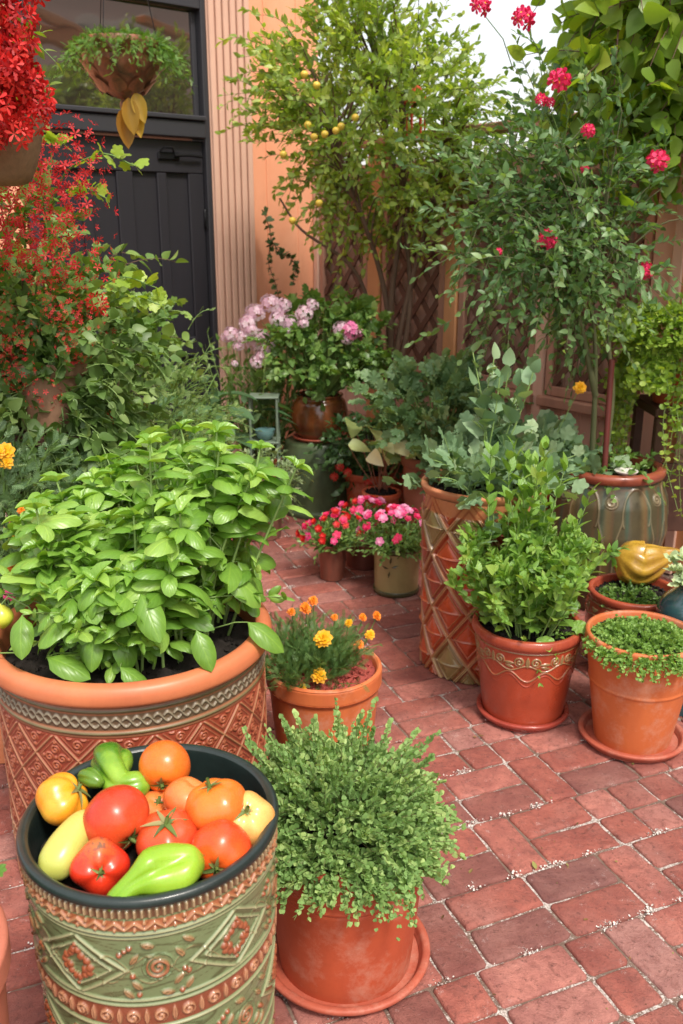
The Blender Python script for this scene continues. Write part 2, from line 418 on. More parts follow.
BARK = m_plain('bark', (.12, .07, .045), .85, var=.4, scale=30, bmp=.6, stretch=(1, 1, .25))
GSTEM = m_plain('green_stem', (.12, .22, .05), .55, var=.25)
PSTEM = m_plain('pale_green_stem', (.22, .34, .10), .5, var=.2)
WSTEM = m_plain('thin_woody_stem', (.14, .12, .05), .7, var=.3)
SOIL = m_plain('potting_soil', (.014, .0095, .007), .95, var=.6, scale=90, bmp=1.0)
RSOIL = m_plain('red_clay_grit', (.30, .055, .04), .9, var=.4, scale=90, bmp=.8)

def soil(parent, r, z, mat=SOIL, seed=0, name='soil'):
    rs = np.random.RandomState(seed); mb = MB(); n = 28; m = 64
    rr = np.linspace(0, r, n); th = np.linspace(0, 2 * PI, m, endpoint=False); R, T = np.meshgrid(rr, th, indexing='ij')
    Z = z + rs.randn(n, m) * .005 + .02 * (1 - (R / r) ** 2)
    v = np.stack([R * np.cos(T), R * np.sin(T), Z], 2).reshape(-1, 3)
    i, j = np.meshgrid(np.arange(n - 1), np.arange(m), indexing='ij'); jj = (j + 1) % m
    mb.add(v, np.stack([i * m + j, (i + 1) * m + j, (i + 1) * m + jj, i * m + jj], 2).reshape(-1, 4))
    # crumbs
    k = 900; a = rs.rand(k) * 6.28; q = np.sqrt(rs.rand(k)) * r * .95
    inst(mb, T_round(5, .4), np.stack([q * np.cos(a), q * np.sin(a), z + .02 * (1 - (q / r) ** 2) + .002 + 0 * a], 1), rdir(rs, k), rdir(rs, k), (.004 + .014 * rs.rand(k) ** 2.5))
    return mb.obj(name, mat, parent)

# ------------------------------------------------------------------ the ground and the brick paving
mb = MB(); mb.add([[-200, -200, -.02], [200, -200, -.02], [200, 400, -.02], [-200, 400, -.02]], [np.array([[0, 1, 2, 3]])])
g = mb.obj('ground', m_plain('earth', (.10, .07, .045), .95, var=.4, scale=3)); g['kind'] = 'structure'

def m_mortar():
    m, t, N, L, b = nodes('sandy_mortar'); ov = objvec(t)
    n1 = noise(t, 60, 6, .75, ov); n2 = noise(t, 7, 5, .6, ov); n3 = noise(t, 190, 3, .7, ov)
    col = mix(t, n1, (.09, .05, .038), (.27, .19, .145)); salt = ramp(t, math_(t, 'ADD', n2, math_(t, 'MULTIPLY', math_(t, 'SUBTRACT', n3, .5), .45)), [(.49, 0.0), (.57, 1.0)])
    col = mix(t, math_(t, 'MULTIPLY', salt, .85), col, mix(t, ramp(t, n3, [(.35, 0.0), (.62, 1.0)]), (.24, .19, .16), (.72, .67, .63)))
    L.new(col, b.inputs['Base Color']); b.inputs['Roughness'].default_value = .95; bump(t, math_(t, 'ADD', n1, n3), .8, .006); return m
def m_brick():
    m, t, N, L, b = nodes('paving_brick'); ov = objvec(t); r = attr(t, 'rnd')
    s = N.new('ShaderNodeSeparateXYZ'); L.new(attr(t, 'lc', 'Vector'), s.inputs[0]); edge = s.outputs[0]
    col = ramp(t, r, [(0, (.25, .115, .10)), (.14, (.33, .11, .085)), (.5, (.42, .135, .10)), (.8, (.52, .20, .155)), (1, (.42, .21, .18))])
    n1 = noise(t, 9, 6, .7, ov, .5); n2 = noise(t, 70, 5, .75, ov); n3 = noise(t, 3.2, 5, .6, ov); n4 = noise(t, 260, 3, .8, ov)
    col = mix(t, ramp(t, n1, [(.35, 0.0), (.62, .9)]), col, mix(t, 1.0, col, (.62, .56, .60), 'MULTIPLY'))
    col = mix(t, ramp(t, n3, [(.5, 0.0), (.70, .45)]), col, (.50, .27, .23))
    n5 = noise(t, 24, 7, .8, ov, 1.2); col = mix(t, ramp(t, n5, [(.48, 0.0), (.66, .75)]), col, (.20, .075, .062)); n6 = noise(t, 1.6, 4, .6, ov); col = mix(t, ramp(t, n6, [(.48, 0.0), (.7, .45)]), col, mix(t, 1.0, col, (.60, .55, .55), 'MULTIPLY'))
    col = mix(t, ramp(t, n2, [(.55, 0.0), (.68, .75)]), col, (.085, .035, .03))
    rim = ramp(t, math_(t, 'ADD', edge, math_(t, 'MULTIPLY', n2, .8)), [(1.0, 0.0), (1.4, .30)])
    col = mix(t, rim, col, (.40, .30, .25))
    salt = math_(t, 'MULTIPLY', ramp(t, noise(t, 16, 7, .8, ov), [(.585, 0.0), (.66, 1.0)]), ramp(t, n4, [(.46, 0.0), (.60, .8)]))
    col = mix(t, math_(t, 'MULTIPLY', salt, .6), col, (.72, .62, .58))
    L.new(col, b.inputs['Base Color']); L.new(ramp(t, n1, [(.3, .55), (.7, .85)]), b.inputs['Roughness']); b.inputs['Specular IOR Level'].default_value = .3
    bump(t, math_(t, 'ADD', math_(t, 'ADD', n2, math_(t, 'MULTIPLY', n4, .7)), math_(t, 'MULTIPLY', n1, .8)), .9, .005); return m
BA = rad(22.5); up3 = np.array([0, 0, 1.0])
rs = np.random.RandomState(5)
mb = MB(); mo = MB()
TOP = 0.0
def one_brick(cu, cv, lu, lv, r):
    """brick with worn rounded corners, centre (cu,cv) in the paving's own axes"""
    n = 6; hu, hv = lu / 2, lv / 2; pts = []; rc = .006 + .006 * rs.rand()
    for (sx, sy, a0) in ((1, 1, 0), (-1, 1, PI / 2), (-1, -1, PI), (1, -1, 3 * PI / 2)):
        for k in range(3):
            a = a0 + PI / 4 * k; pts.append([sx * (hu - rc) + rc * math.cos(a), sy * (hv - rc) + rc * math.sin(a)])
    # subdivide long sides and jitter so the arrises read as worn
    q = []
    for i in range(len(pts)):
        a, b = np.array(pts[i]), np.array(pts[(i + 1) % len(pts)]); d = np.linalg.norm(b - a); k = max(1, int(d / .03))
        for j in range(k): q.append(a + (b - a) * j / k)
    q = np.array(q) + rs.randn(len(q), 2) * .0011
    ang = rs.randn() * .008; c, s_ = math.cos(ang), math.sin(ang); q = q @ np.array([[c, s_], [-s_, c]])
    m = len(q); zt = TOP + rs.randn() * .0009; tu, tv = rs.randn(2) * .006
    rings = []; lcs = []
    for (sc, dz, e) in ((0, -.03, 1.0), (0, -.006, 1.0), (.0025, -.002, .9), (.006, -.0003, .6), (.016, 0, 0.2)):
        k = np.maximum(1 - sc / np.array([hu, hv]), .1); p = q * k
        z = zt + dz + p[:, 0] * tu + p[:, 1] * tv + (rs.randn(m) * .0006 if e < 1 else 0)
        rings.append(np.column_stack([p[:, 0] + cu, p[:, 1] + cv, z])); lcs.append(np.full(m, e))
    v = np.vstack(rings + [[[cu, cv, zt]]]); e = np.concatenate(lcs + [[0]])
    a = np.arange(m); b = (a + 1) % m
    f = np.vstack([np.stack([i * m + a, i * m + b, (i + 1) * m + b, (i + 1) * m + a], 1) for i in range(4)])
    v[:, :2] = v[:, :2] @ np.array([[math.cos(BA), math.sin(BA)], [-math.sin(BA), math.cos(BA)]])
    mb.add(v, [f, np.stack([4 * m + a, 4 * m + b, np.full(m, 5 * m)], 1)], r, np.column_stack([e, e * 0, e * 0]))
G = .0080; U = .112
for row in range(-2, 32):
    v0 = row * (2 * U) + rs.randn() * .002; u = -3.4 + rs.rand() * .2; last = ''
    while u < 4.6:
        kind = rs.choice(['V', 'H', 'S', 'V', 'H', 'S'])
        if kind == last == 'V': kind = 'H'
        last = kind; w = U if kind != 'H' else 2 * U
        wx = (u + w / 2) * math.cos(BA) - (v0 + U) * math.sin(BA); wy = (u + w / 2) * math.sin(BA) + (v0 + U) * math.cos(BA)
        # keep inside the courtyard
        lx = .788 * (wx + .15) + .616 * (wy - 6.3); ly = -.616 * (wx + .15) + .788 * (wy - 6.3)
        if wy > .35 and ly < -.12 and lx < -.12 and wx > -3:
            rr = lambda: rs.rand()
            if kind == 'V': one_brick(u + U / 2, v0 + U, U - G, 2 * U - G, rr())
            elif kind == 'H': one_brick(u + U, v0 + U / 2, 2 * U - G, U - G, rr()); one_brick(u + U, v0 + 1.5 * U, 2 * U - G, U - G, rr())
            else: one_brick(u + U / 2, v0 + U / 2, U - G, U - G, rr()); one_brick(u + U / 2, v0 + 1.5 * U, U - G, U - G, rr())
        u += w
mb.obj('brick_patio', m_brick(), kind='structure')
# mortar bed with small crumbs and heaps of white sand in the joints
n = 260; xs = np.linspace(-3.2, 3.6, n); ys = np.linspace(.2, 7, n); X, Y = np.meshgrid(xs, ys, indexing='ij')
Z = -.0078 + rs.randn(n, n) * .0008
i, j = np.meshgrid(np.arange(n - 1), np.arange(n - 1), indexing='ij')
mo.add(np.stack([X, Y, Z], 2).reshape(-1, 3), np.stack([i * n + j, (i + 1) * n + j, (i + 1) * n + j + 1, i * n + j + 1], 2).reshape(-1, 4))
mo.obj('patio_mortar', m_mortar(), kind='structure')
cr = MB(); k = 9000
row = rs.randint(3, 22, k) * 2 * U; uu = -1.5 + 4.2 * rs.rand(k); heap = (np.sin(uu * 7.3 + row * 31) + np.sin(uu * 17.1 + row * 3.7) + rs.randn(k) * .5) > .55
P = np.column_stack([uu, row + rs.randn(k) * .004, -.003 + .005 * rs.rand(k)])[heap]
hs = np.array([[rs.randint(-10, 24) * U + rs.randn() * .002, rs.randint(3, 22) * 2 * U] for _ in range(330)])
P2 = np.repeat(hs, 30, axis=0) + rs.randn(9900, 2) * np.array([.014, .006]); P = np.vstack([P, np.column_stack([P2, -.001 + .004 * rs.rand(9900)])])
P[:, :2] = P[:, :2] @ np.array([[math.cos(BA), math.sin(BA)], [-math.sin(BA), math.cos(BA)]])
inst(cr, T_round(5, .45), P, rdir(rs, len(P)), norm(np.array([0, 0, 1.0]) + rs.randn(len(P), 3) * .4), .0022 + .0055 * rs.rand(len(P)) ** 2)
cr.obj('white_joint_grit', m_plain('white_grit', (.62, .57, .53), .9, var=.25, scale=200), kind='stuff')

lt = MB(); k = 150; P = np.column_stack([rs.uniform(-.2, 1.6, k), rs.uniform(1.3, 4.5, k), np.full(k, .003)])
inst(lt, T_leaf(.5, 4, 1, .25, -.25), P, rdir(rs, k) * np.array([1, 1, .1]), up3 + rs.randn(k, 3) * .3, .007 + .020 * rs.rand(k) ** 3)
k = 900; P = np.column_stack([rs.uniform(-.3, 1.8, k), rs.uniform(1.2, 4.5, k), np.full(k, .0015)]); inst(lt, T_round(5, .4), P, rdir(rs, k), rdir(rs, k), .0015 + .003 * rs.rand(k))
lt.obj('leaf_litter', m_leaf('dry_litter_leaf', (.06, .03, .015), (.20, .12, .04), (.22, .26, .08), .8, .1), kind='stuff')

# ------------------------------------------------------------------ the house corner (local x runs along the wall to the corner, y points outward)
HR = math.atan2(.616, .788); HC = (-.15, 6.3, 0)
ORANGE = m_clay('peach_orange_render', (.84, .41, .25), (.76, .33, .185), .85, .08, 2.2, .12, spec=.2)
CHAR = m_plain('charcoal_door_paint', (.022, .021, .026), .42, var=.12, scale=8, bmp=.1, stretch=(3, 3, .5), spec=.45)
CHAR2 = m_plain('charcoal_frame_paint', (.030, .030, .036), .45, var=.12, scale=8, bmp=.1)
TAN = m_plain('pinkish_tan_trim_paint', (.62, .38, .28), .7, var=.08, scale=6, bmp=.08)
IRON = m_plain('black_iron', (.015, .015, .017), .4, metal=.6)
house = thing('house', 'peach orange house wall with charcoal door and tan grooved pilaster', 'house', HC, HR)
D0, D1 = -1.86, -.80        # door opening
mb = MB()
box(mb, -4.6, 0, -.02, D0 - .1, .3, 4.2); box(mb, D0 - .1, 0, 2.86, -.78, .3, 4.2); box(mb, -.78, 0, -.02, 0, .3, 4.2)
box(mb, -.28, .302, -.02, -.002, 4.0, 4.19)
wall = mb.obj('wall', ORANGE, house, smooth=False)
mb = MB()
for x in (-.40, -.16): box(mb, x - .012, -.006, 0, x + .012, .004, 4.1, .002)
mb.obj('wall_batten', ORANGE, wall, smooth=False)
mb = MB(); box(mb, -.82, -.034, 0, -.53, -.003, 4.15, .004)
for k in range(6):
    x = -.815 + k * .048; box(mb, x, -.056, .12, x + .036, -.0345, 4.1, .006)
box(mb, -.835, -.075, 0, -.515, -.0565, .13, .004)
mb.obj('pilaster', TAN, house, smooth=False)
# frame, transom and door leaf
fr = MB(); box(fr, D1 - .055, -.03, 0, D1 - .022, .14, 2.84, .004); box(fr, D0 - .09, -.03, 0, D0 - .03, .14, 2.84, .004)
box(fr, D0 - .028, -.03, 2.74, D1 - .057, .14, 2.84, .004); box(fr, D0 - .028, -.045, 2.055, D1 - .057, .14, 2.145, .006)
box(fr, D0 - .028, -.06, 2.15, D1 - .057, .1, 2.175, .004)
fr.obj('door_frame', CHAR2, house, smooth=False)
d0, d1 = D0 - .02, D1 - .06; dw = d1 - d0
door = MB(); box(door, d0, .03, .02, d1, .07, 2.045, .002)
for (a, b) in ((d0, d0 + .10), (d1 - .10, d1), (d0 + dw / 2 - .05, d0 + dw / 2 + .05), (d0 + dw * .27 - .03, d0 + dw * .27 + .03), (d0 + dw * .73 - .03, d0 + dw * .73 + .03)):
    box(door, a, .008, .20, b, .0285, 1.86, .004)
box(door, d0, .006, .02, d1, .0285, .198, .004); box(door, d0, .006, 1.862, d1, .0285, 2.04, .004); box(door, d0 + .1, .0085, .78, d1 - .1, .028, .90, .004)
door = door.obj('door', CHAR, house, smooth=False)
l = MB(); box(l, d1 - .30, -.012, 1.93, d1 - .16, .005, 1.975, .006); tubes(l, [[[d1 - .2, -.02, 1.955], [d1 - .1, -.025, 1.96], [d1 - .02, -.02, 1.955]]], .009, .009, 8)
tubes(l, [[[d1 - .29, -.014, 1.975], [d1 - .27, -.03, 1.995], [d1 - .22, -.03, 1.995], [d1 - .2, -.014, 1.975]]], .006, .006, 6)
l.obj('latch', IRON, door, sharp=35)
for z in (.35, 1.55): l = MB(); box(l, d1 - .012, -.01, z, d1 + .014, .004, z + .11, .003); tubes(l, [[[d1 + .002, -.014, z - .005], [d1 + .002, -.014, z + .115]]], .007, .007, 8); l.obj('hinge', IRON, door)
win = MB()
box(win, d0 + .002, .02, 2.18, d0 + .03, .06, 2.735, .003); box(win, d1 - .03, .02, 2.18, d1 - .002, .06, 2.735, .003)
win = win.obj('transom_window', CHAR2, house, smooth=False)
m, t, N, L, b = nodes('dark_window_glass'); b.inputs['Base Color'].default_value = (.03, .022, .02, 1); b.inputs['Roughness'].default_value = .035
b.inputs['Specular IOR Level'].default_value = .9; b.inputs['IOR'].default_value = 2.1; b.inputs['Coat Weight'].default_value = 1
bump(t, noise(t, 2.2, 2, .5, objvec(t)), .25, .02)
pm = MB(); box(pm, d0 + .031, .034, 2.178, d1 - .031, .042, 2.738); pm.obj('pane', m, win, smooth=False)
# step in front of the door
mb = MB(); box(mb, D0 - .15, -.34, 0, D1 + .05, -.08, .07, .012); mb.obj('door_step', m_clay('worn_step_stone', (.28, .20, .16), None, .8), house, smooth=False)

# ------------------------------------------------------------------ lattice fence (runs from the corner toward the right)
WOOD = m_plain('reddish_stained_fence_wood', (.42, .22, .155), .72, var=.35, scale=14, bmp=.35, stretch=(1, 1, .12))
WOODP = m_plain('pale_rosy_fence_board', (.66, .42, .32), .75, var=.3, scale=12, bmp=.35, stretch=(1, 1, .12))
WOODO = m_plain('orange_brown_post_wood', (.58, .27, .12), .65, var=.3, scale=10, bmp=.3, stretch=(1, 1, .1))
SLAT = m_plain('dark_lattice_slat', (.13, .06, .04), .75, var=.35, scale=20, bmp=.3)
fence = thing('lattice_fence', 'brown garden fence with crossed lattice slats over rosy boards', 'fence', HC, HR)
bd = MB(); r_ = random.Random(3); y = -.02
while y > -2.66:
    w = .115; box(bd, .03, y - w + .006, .02, .05, y, 1.93 + r_.uniform(-.004, .004), .003, rnd=r_.random()); y -= w
bd.obj('back_boards', WOODP, fence, smooth=False)
segs = [(-.06, -.56), (-.70, -1.25), (-1.37, -1.94), (-2.02, -2.58)]
for (a, b) in segs:
    fm = MB(); zb, zt = .72, 1.86
    for (p0, p1, z0, z1) in ((a, a - .045, zb, zt), (b + .045, b, zb, zt), (a - .046, b + .046, zb, zb + .05), (a - .046, b + .046, zt - .05, zt)):
        box(fm, -.045, min(p0, p1), z0, -.010, max(p0, p1), z1, .004)
    fo = fm.obj('lattice_panel', WOOD, fence, smooth=False)
    sm = MB(); w = a - b - .09; hh = zt - zb - .1
    for sgn in (1, -1):
        for k in range(-12, 26):
            # diagonal slat clipped to the panel
            c0 = k * .18; pts = []
            for tt in np.linspace(0, 1, 120):
                yy = tt * w; zz = (c0 + yy * sgn * 1.25) if sgn > 0 else (c0 + w * 1.25 - yy * 1.25)
                if 0 <= zz <= hh: pts.append((yy, zz))
            if len(pts) > 4:
                (y0, z0), (y1, z1) = pts[0], pts[-1]; Lh = math.hypot(y1 - y0, z1 - z0); an = math.atan2(z1 - z0, y1 - y0)
                R = np.array([[1, 0, 0], [0, math.cos(an), -math.sin(an)], [0, math.sin(an), math.cos(an)]])
                box(sm, -.006, 0, -.019, .004, Lh, .019, .002, R=R, T=(-.022 if sgn > 0 else -.0335, b + .045 + y0, zb + .05 + z0))
    sm.obj('lattice_slats', SLAT, fo, smooth=False)
for y, w in ((-.03, .05), (-.63, .12), (-1.31, .10), (-1.98, .07), (-2.66, .13)):
    pm = MB(); box(pm, -.055, y - w / 2, 0, .028, y + w / 2, 2.02, .006); pm.obj('post', WOODO if w < .125 and w > .09 else WOODP, fence, smooth=False)
rm = MB(); box(rm, -.07, -2.72, 2.022, .06, 0, 2.07, .006); rm.obj('top_rail', WOOD, fence, smooth=False)
for (a, b) in segs:
    rm = MB(); box(rm, -.03, b, .30, .028, a, .36, .004); rm.obj('lower_rail', WOOD, fence, smooth=False); rm = MB(); box(rm, -.085, b - .02, .665, -.012, a + .02, .717, .006); rm.obj('ledge', WOOD, fence, smooth=False)
col_ = thing('garden_post', 'tall orange brown wooden pergola post with a vine climbing it', 'post', (1.60, 4.05, 0), HR)
pm = MB(); box(pm, -.10, -.16, 0, .10, .13, 2.9, .012); pm.obj('post_shaft', WOODO, col_, smooth=False)
pm = MB(); box(pm, -.118, -.055, 0, -.1015, -.005, 2.9, .004); box(pm, -.118, .06, 0, -.1015, .115, 2.9, .004); pm.obj('post_trim', WOODP, col_, smooth=False)
beam = MB(); box(beam, -3.2, -.05, 2.905, .3, .05, 3.03, .01)
b_ = beam.obj('pergola_beam', WOODO, smooth=False); b_.location = (1.60, 4.05, 0); b_.rotation_euler = (0, 0, rad(8)); tag(b_, 'wooden pergola beam overhead carried by the orange brown post', 'beam')

# brick neighbour house out of frame on the right; it is what the door's glass mirrors
m, t, N, L, b = nodes('neighbour_brick'); bt = N.new('ShaderNodeTexBrick'); bt.inputs['Scale'].default_value = 4
bt.inputs['Color1'].default_value = (.42, .12, .07, 1); bt.inputs['Color2'].default_value = (.30, .10, .08, 1); bt.inputs['Mortar'].default_value = (.5, .38, .32, 1)
mp = N.new('ShaderNodeMapping'); mp.inputs['Rotation'].default_value = (PI / 2, 0, PI / 2); L.new(objvec(t), mp.inputs[0]); L.new(mp.outputs[0], bt.inputs[0]); L.new(bt.outputs[0], b.inputs['Base Color'])
nb = thing('neighbour_house', 'red brick neighbour house mirrored in the glass above the door', 'house', (4.6, 3.0, 0))
w_ = MB(); box(w_, 0, -5, 0, 3, 3.5, 5.6); w_.obj('wall', m, nb, smooth=False)
for y in (-3.2, -.9, 1.2):
    w_ = MB(); box(w_, -.03, y, 2.0, -.002, y + .9, 3.9, .005); f_ = w_.obj('window', m_plain('cream_window_paint', (.55, .5, .42), .5), nb, smooth=False)
    w_ = MB(); box(w_, -.05, y + .1, 2.1, -.0305, y + .8, 3.8); w_.obj('pane', m_plain('mirrored_pane', (.10, .12, .10), .2), f_, smooth=False)

# ------------------------------------------------------------------ pots
TERRA = m_clay('orange_terracotta', (.60, .165, .052), (.50, .125, .045), .5, .15, 5, .12, pale=.42, spec=.35)
TERRA_RED = m_clay('red_terracotta', (.50, .095, .038), (.40, .075, .035), .5, .18, 6, .14, pale=.34, spec=.35)
TERRA_PALE = m_clay('pale_terracotta', (.66, .27, .13), (.56, .20, .09), .6, .18, 6, .15, pale=.18)
SAUCER = m_clay('saucer_terracotta', (.44, .105, .06), (.34, .08, .05), .55, .3, 7, .2, pale=.25)
RIMBLACK = m_plain('teal_black_glaze', (.014, .024, .022), .32, var=.6, scale=25, bmp=.25, coat=.12)
GLAZE = m_paint('painted_glaze', .28, .7)
GLAZE2 = m_paint('painted_glaze_soft', .42, .25, var=.4)

def pot_outer(Rt, H, Rb, lip_h=.05, lip=.012, bulge=0.0, foot=.006):
    z1 = H - lip_h; pts = [(0.001, 0), (Rb - foot, 0), (Rb, .004)]
    for t in np.linspace(.03, 1, 14): pts.append((Rb + (Rt - lip - Rb) * t + bulge * math.sin(PI * t), .004 + (z1 - .006) * t))
    return pts
def lip_profile(Rt, H, lip_h, lip, th=.018, depth=.05, grooves=()):
    r0 = Rt - lip; z1 = H - lip_h; e = min(.008, lip_h * .25); p = [(r0 - .001, z1 - .002), (Rt - e * .4, z1), (Rt, z1 + e)]
    for zf in np.linspace(.15, .85, 36):
        z = z1 + lip_h * zf; d = sum(-.0035 * math.exp(-((zf - g) / .05) ** 2) for g in grooves); p.append((Rt + d, z))
    p += [(Rt - e * .05, H - e * .6), (Rt - e * .5, H - e * .1), (Rt - e * 1.2, H), (Rt - th + e, H), (Rt - th + e * .3, H - e * .4), (Rt - th, H - e), (Rt - th - .004, H - depth)]
    return p
def plain_pot(parent, Rt, H, Rb, mat, lip_h=.05, lip=.012, th=.018, depth=.05, grooves=(), rings=(), bulge=0.0, rim_mat=None, wob=.003, seed=0, segs=96, name='pot'):
    mb = MB(); pr = pot_outer(Rt, H, Rb, lip_h, lip, bulge)
    q = []
    for a, b in zip(pr[2:-1], pr[3:]):
        for t in np.linspace(0, 1, 8, endpoint=False): q.append((a[0] + (b[0] - a[0]) * t, a[1] + (b[1] - a[1]) * t))
    q.append(pr[-1]); pr = pr[:2] + [(r + sum(amp * math.exp(-((z - zz) / w) ** 2) for zz, amp, w in rings), z) for r, z in q]
    lathe(mb, pr, segs, wob=wob, seed=seed); po = mb.obj(name, mat, parent, sharp=40)
    mb = MB(); lathe(mb, lip_profile(Rt, H, lip_h, lip, th, depth, grooves), segs, wob=wob, seed=seed)
    mb.obj('rim', rim_mat or mat, po, sharp=50); return po
def saucer(parent, R, h=.03, mat=SAUCER, z=0.0):
    mb = MB(); pr = smooth_profile([(0.001, z), (R * .80, z), (R * .88, z + .003), (R * .985, z + h * .6), (R, z + h * .88), (R - .006, z + h), (R - .016, z + h * .92), (R - .024, z + h * .45), (R * .8, z + .012), (0.001, z + .011)], 5)
    lathe(mb, pr, 96, wob=.004, seed=3); return mb.obj('saucer', mat, parent)

# relief drawing: each pattern gives height 0..1 from s (metres round the pot) and t (metres below the rim)
def sst(x): x = np.clip(x, 0, 1); return x * x * (3 - 2 * x)
def ridge(d, w): return sst(1 - np.abs(d) / w)
def per(s, p): return (s / p - np.floor(s / p) - .5) * p
def band(t, a, b, e=.002): return sst((t - a) / e) * sst((b - t) / e)
def spiral(x, y, R, turns=2.2):
    r = np.hypot(x, y); a = np.arctan2(y, x) / (2 * PI); p = R / turns; q = (r / p - a) % 1.0
    return sst(1.6 * (1 - np.abs(q - .5) * 2) - .1) * sst((R - r) / (R * .12))
def blobs(x, y, pts, r):
    h = np.zeros_like(x)
    for (a, b) in pts: h = np.maximum(h, np.sqrt(np.clip(1 - ((x - a) ** 2 + (y - b) ** 2) / r ** 2, 0, 1)))
    return h
def leafm(x, y, a, b, ang, L, w):
    c, s_ = math.cos(ang), math.sin(ang); u = (x - a) * c + (y - b) * s_; v = -(x - a) * s_ + (y - b) * c; u = u / L; k = np.clip(1 - u * u, 0, 1)
    body = sst((w * k - np.abs(v)) / (w * .35 + 1e-6)) * (np.abs(u) < 1); return np.clip(body - .5 * ridge(v, w * .16) * body, 0, 1)
def braid(s, t, c, amp, L):
    k = 2 * PI / L; a = t - c - amp * np.sin(s * k); b = t - c + amp * np.sin(s * k); o = np.cos(s * k) > 0
    w = amp * .62; ha, hb = ridge(a, w), ridge(b, w); return np.maximum(np.where(o, ha, hb * .999), np.where(o, hb * (np.abs(a) > w), ha * (np.abs(b) > w)))
def blend(C, m, col): return C * (1 - m[..., None]) + np.array(col) * m[..., None]

# ---- the sage and rust relief jar that holds the vegetables
def relief_jar(parent, R, H, Rb):
    segs = 1150; rows = 330
    zs = np.linspace(0.004, H - .014, rows); rr = Rb + (R - .006 - Rb) * (zs / H) ** .8
    SAGE, RUST, CREAM, OLIVE = (.165, .225, .105), (.30, .085, .035), (.38, .37, .21), (.065, .08, .03)
    def disp(T, Rr, Z):
        s = T * (R - .004); t = H - .014 - Z; c = 2 * PI * (R - .004); P1 = c / 120; P2 = c / 44; P3 = c / 5
        h = np.zeros_like(s); C = np.ones(s.shape + (3,)) * np.array(SAGE)
        b1 = band(t, .004, .022); x = per(s, P1); o = b1 * ridge(x, P1 * .42) * sst((.009 - np.abs(t - .0125)) / .003); h += o; C = blend(C, b1, (.13, .06, .03)); C = blend(C, o, (.40, .30, .17))
        b2 = band(t, .024, .046); x = per(s, P2); zz = t - .035 - .007 * np.sign(x) * 0 - .012 * (np.abs(x) / P2 * 2 - .5); o = b2 * ridge(zz, .0042); lf = b2 * np.maximum(leafm(x, t, 0, .041, PI / 2, .005, .0035), leafm(np.abs(x), t, P2 / 2, .029, PI / 2, .005, .0035)); h += np.maximum(o, lf); C = blend(C, b2, (.36, .12, .05)); C = blend(C, np.maximum(o, lf) * .7, (.46, .26, .13))
        for k, w in ((.050, .0032), (.0575, .0022), (.176, .003), (.186, .002), (.232, .003), (.360, .003), (.40, .003)):
            o = ridge(t - k, w); h += o * .8; C = blend(C, o, CREAM); C = blend(C, ridge(t - k - w * 1.5, w * .8) * .8, OLIVE)
        def field(t0, t1, ph):
            nonlocal h, C
            hf = (t1 - t0) / 2; y = t - (t0 + t1) / 2; x = per(s + ph, P3); B = band(t, t0, t1, .003); xx = np.abs(x); m = P3 * .31
            d = (xx / m + np.abs(y) / hf - 1) * hf * .75
            o = B * np.maximum(ridge(d, .0035), ridge(d + .012, .0022)); g = B * ridge(d + .0065, .003)
            b = B * blobs(xx, y, [(.010, -.017), (.019, -.010), (.024, .001), (.013, .018), (.003, .024), (.014, .007), (.004, -.026), (.022, .012)], .0068)
            b = np.maximum(b, B * blobs(xx, np.abs(y), [(.004, .028), (.0, .036)], .0040))
            x2 = per(s + ph + P3 / 2, P3); sp = B * spiral(x2, y + .004, .0205); ring = B * ridge(np.hypot(x2, y + .004) - .024, .0025)
            lv = np.zeros_like(s)
            for (a, bb, an) in ((.034, -.024, .9), (.030, .026, -.8), (.046, .040, -.9), (-.034, .028, .8), (-.036, -.022, -.9), (.048, -.044, .6), (-.048, .044, .8), (.012, .047, .2), (-.014, -.046, .3)): lv = np.maximum(lv, leafm(x2, y, a, bb, an, .013, .0055))
            bb2 = B * blobs(x2, y, [(-.050, -.036), (-.042, -.043), (-.058, -.030), (.040, .010), (.046, .016), (-.040, .010), (-.032, .046), (.034, .05)], .005)
            lv *= B; h += np.maximum.reduce([o * .8, b * 1.2, sp, ring * .6, lv, bb2 * 1.2])
            C = blend(C, g * .8, OLIVE); C = blend(C, o, CREAM); C = blend(C, sst(np.maximum(b, bb2) * 2), (.30, .085, .035)); C = blend(C, sp, (.34, .13, .06)); C = blend(C, lv * .85, (.34, .16, .07)); wv = B * ridge(np.sin(s * 55 + 9 * np.sin(t * 45)) + np.sin(t * 80 + s * 20), .35) * (1 - np.clip(np.maximum.reduce([b, sp, lv, o]) * 3, 0, 1)); h -= wv * .35; C = blend(C, wv * .8, OLIVE); C = blend(C, B * (1 - np.clip(np.maximum.reduce([sp, ring]), 0, 1)) * ridge(np.hypot(x2, y + .004), .024) * .7, OLIVE)
        for ph_, am in ((0, .026), (c / 10, -.026)): o = band(t, .064, .172) * ridge(t - .118 - am * np.sin((s + ph_) * 2 * PI / (c / 10)), .0024); h += o * .45; C = blend(C, o * .6, (.36, .22, .11))
        field(.062, .174, .02); field(.237, .357, P3 * .5); field(.404, .53, 0)
        B = band(t, .189, .229); x = per(s, c / 30); o = B * np.maximum(spiral(x, t - .209, .0125, 1.6), leafm(np.abs(x), t, c / 60, .209, PI / 2, .016, .005)); h += o; C = blend(C, B, (.24, .07, .035)); C = blend(C, o * .8, (.50, .26, .14))
        rub = np.clip(h, 0, 1.3)
        return (.0052 * rub, C)
    mb = MB(); lathe(mb, np.stack([rr, zs], 1), segs, cap0=True, disp=disp); po = mb.obj('pot', GLAZE, parent)
    mb = MB(); e = .012
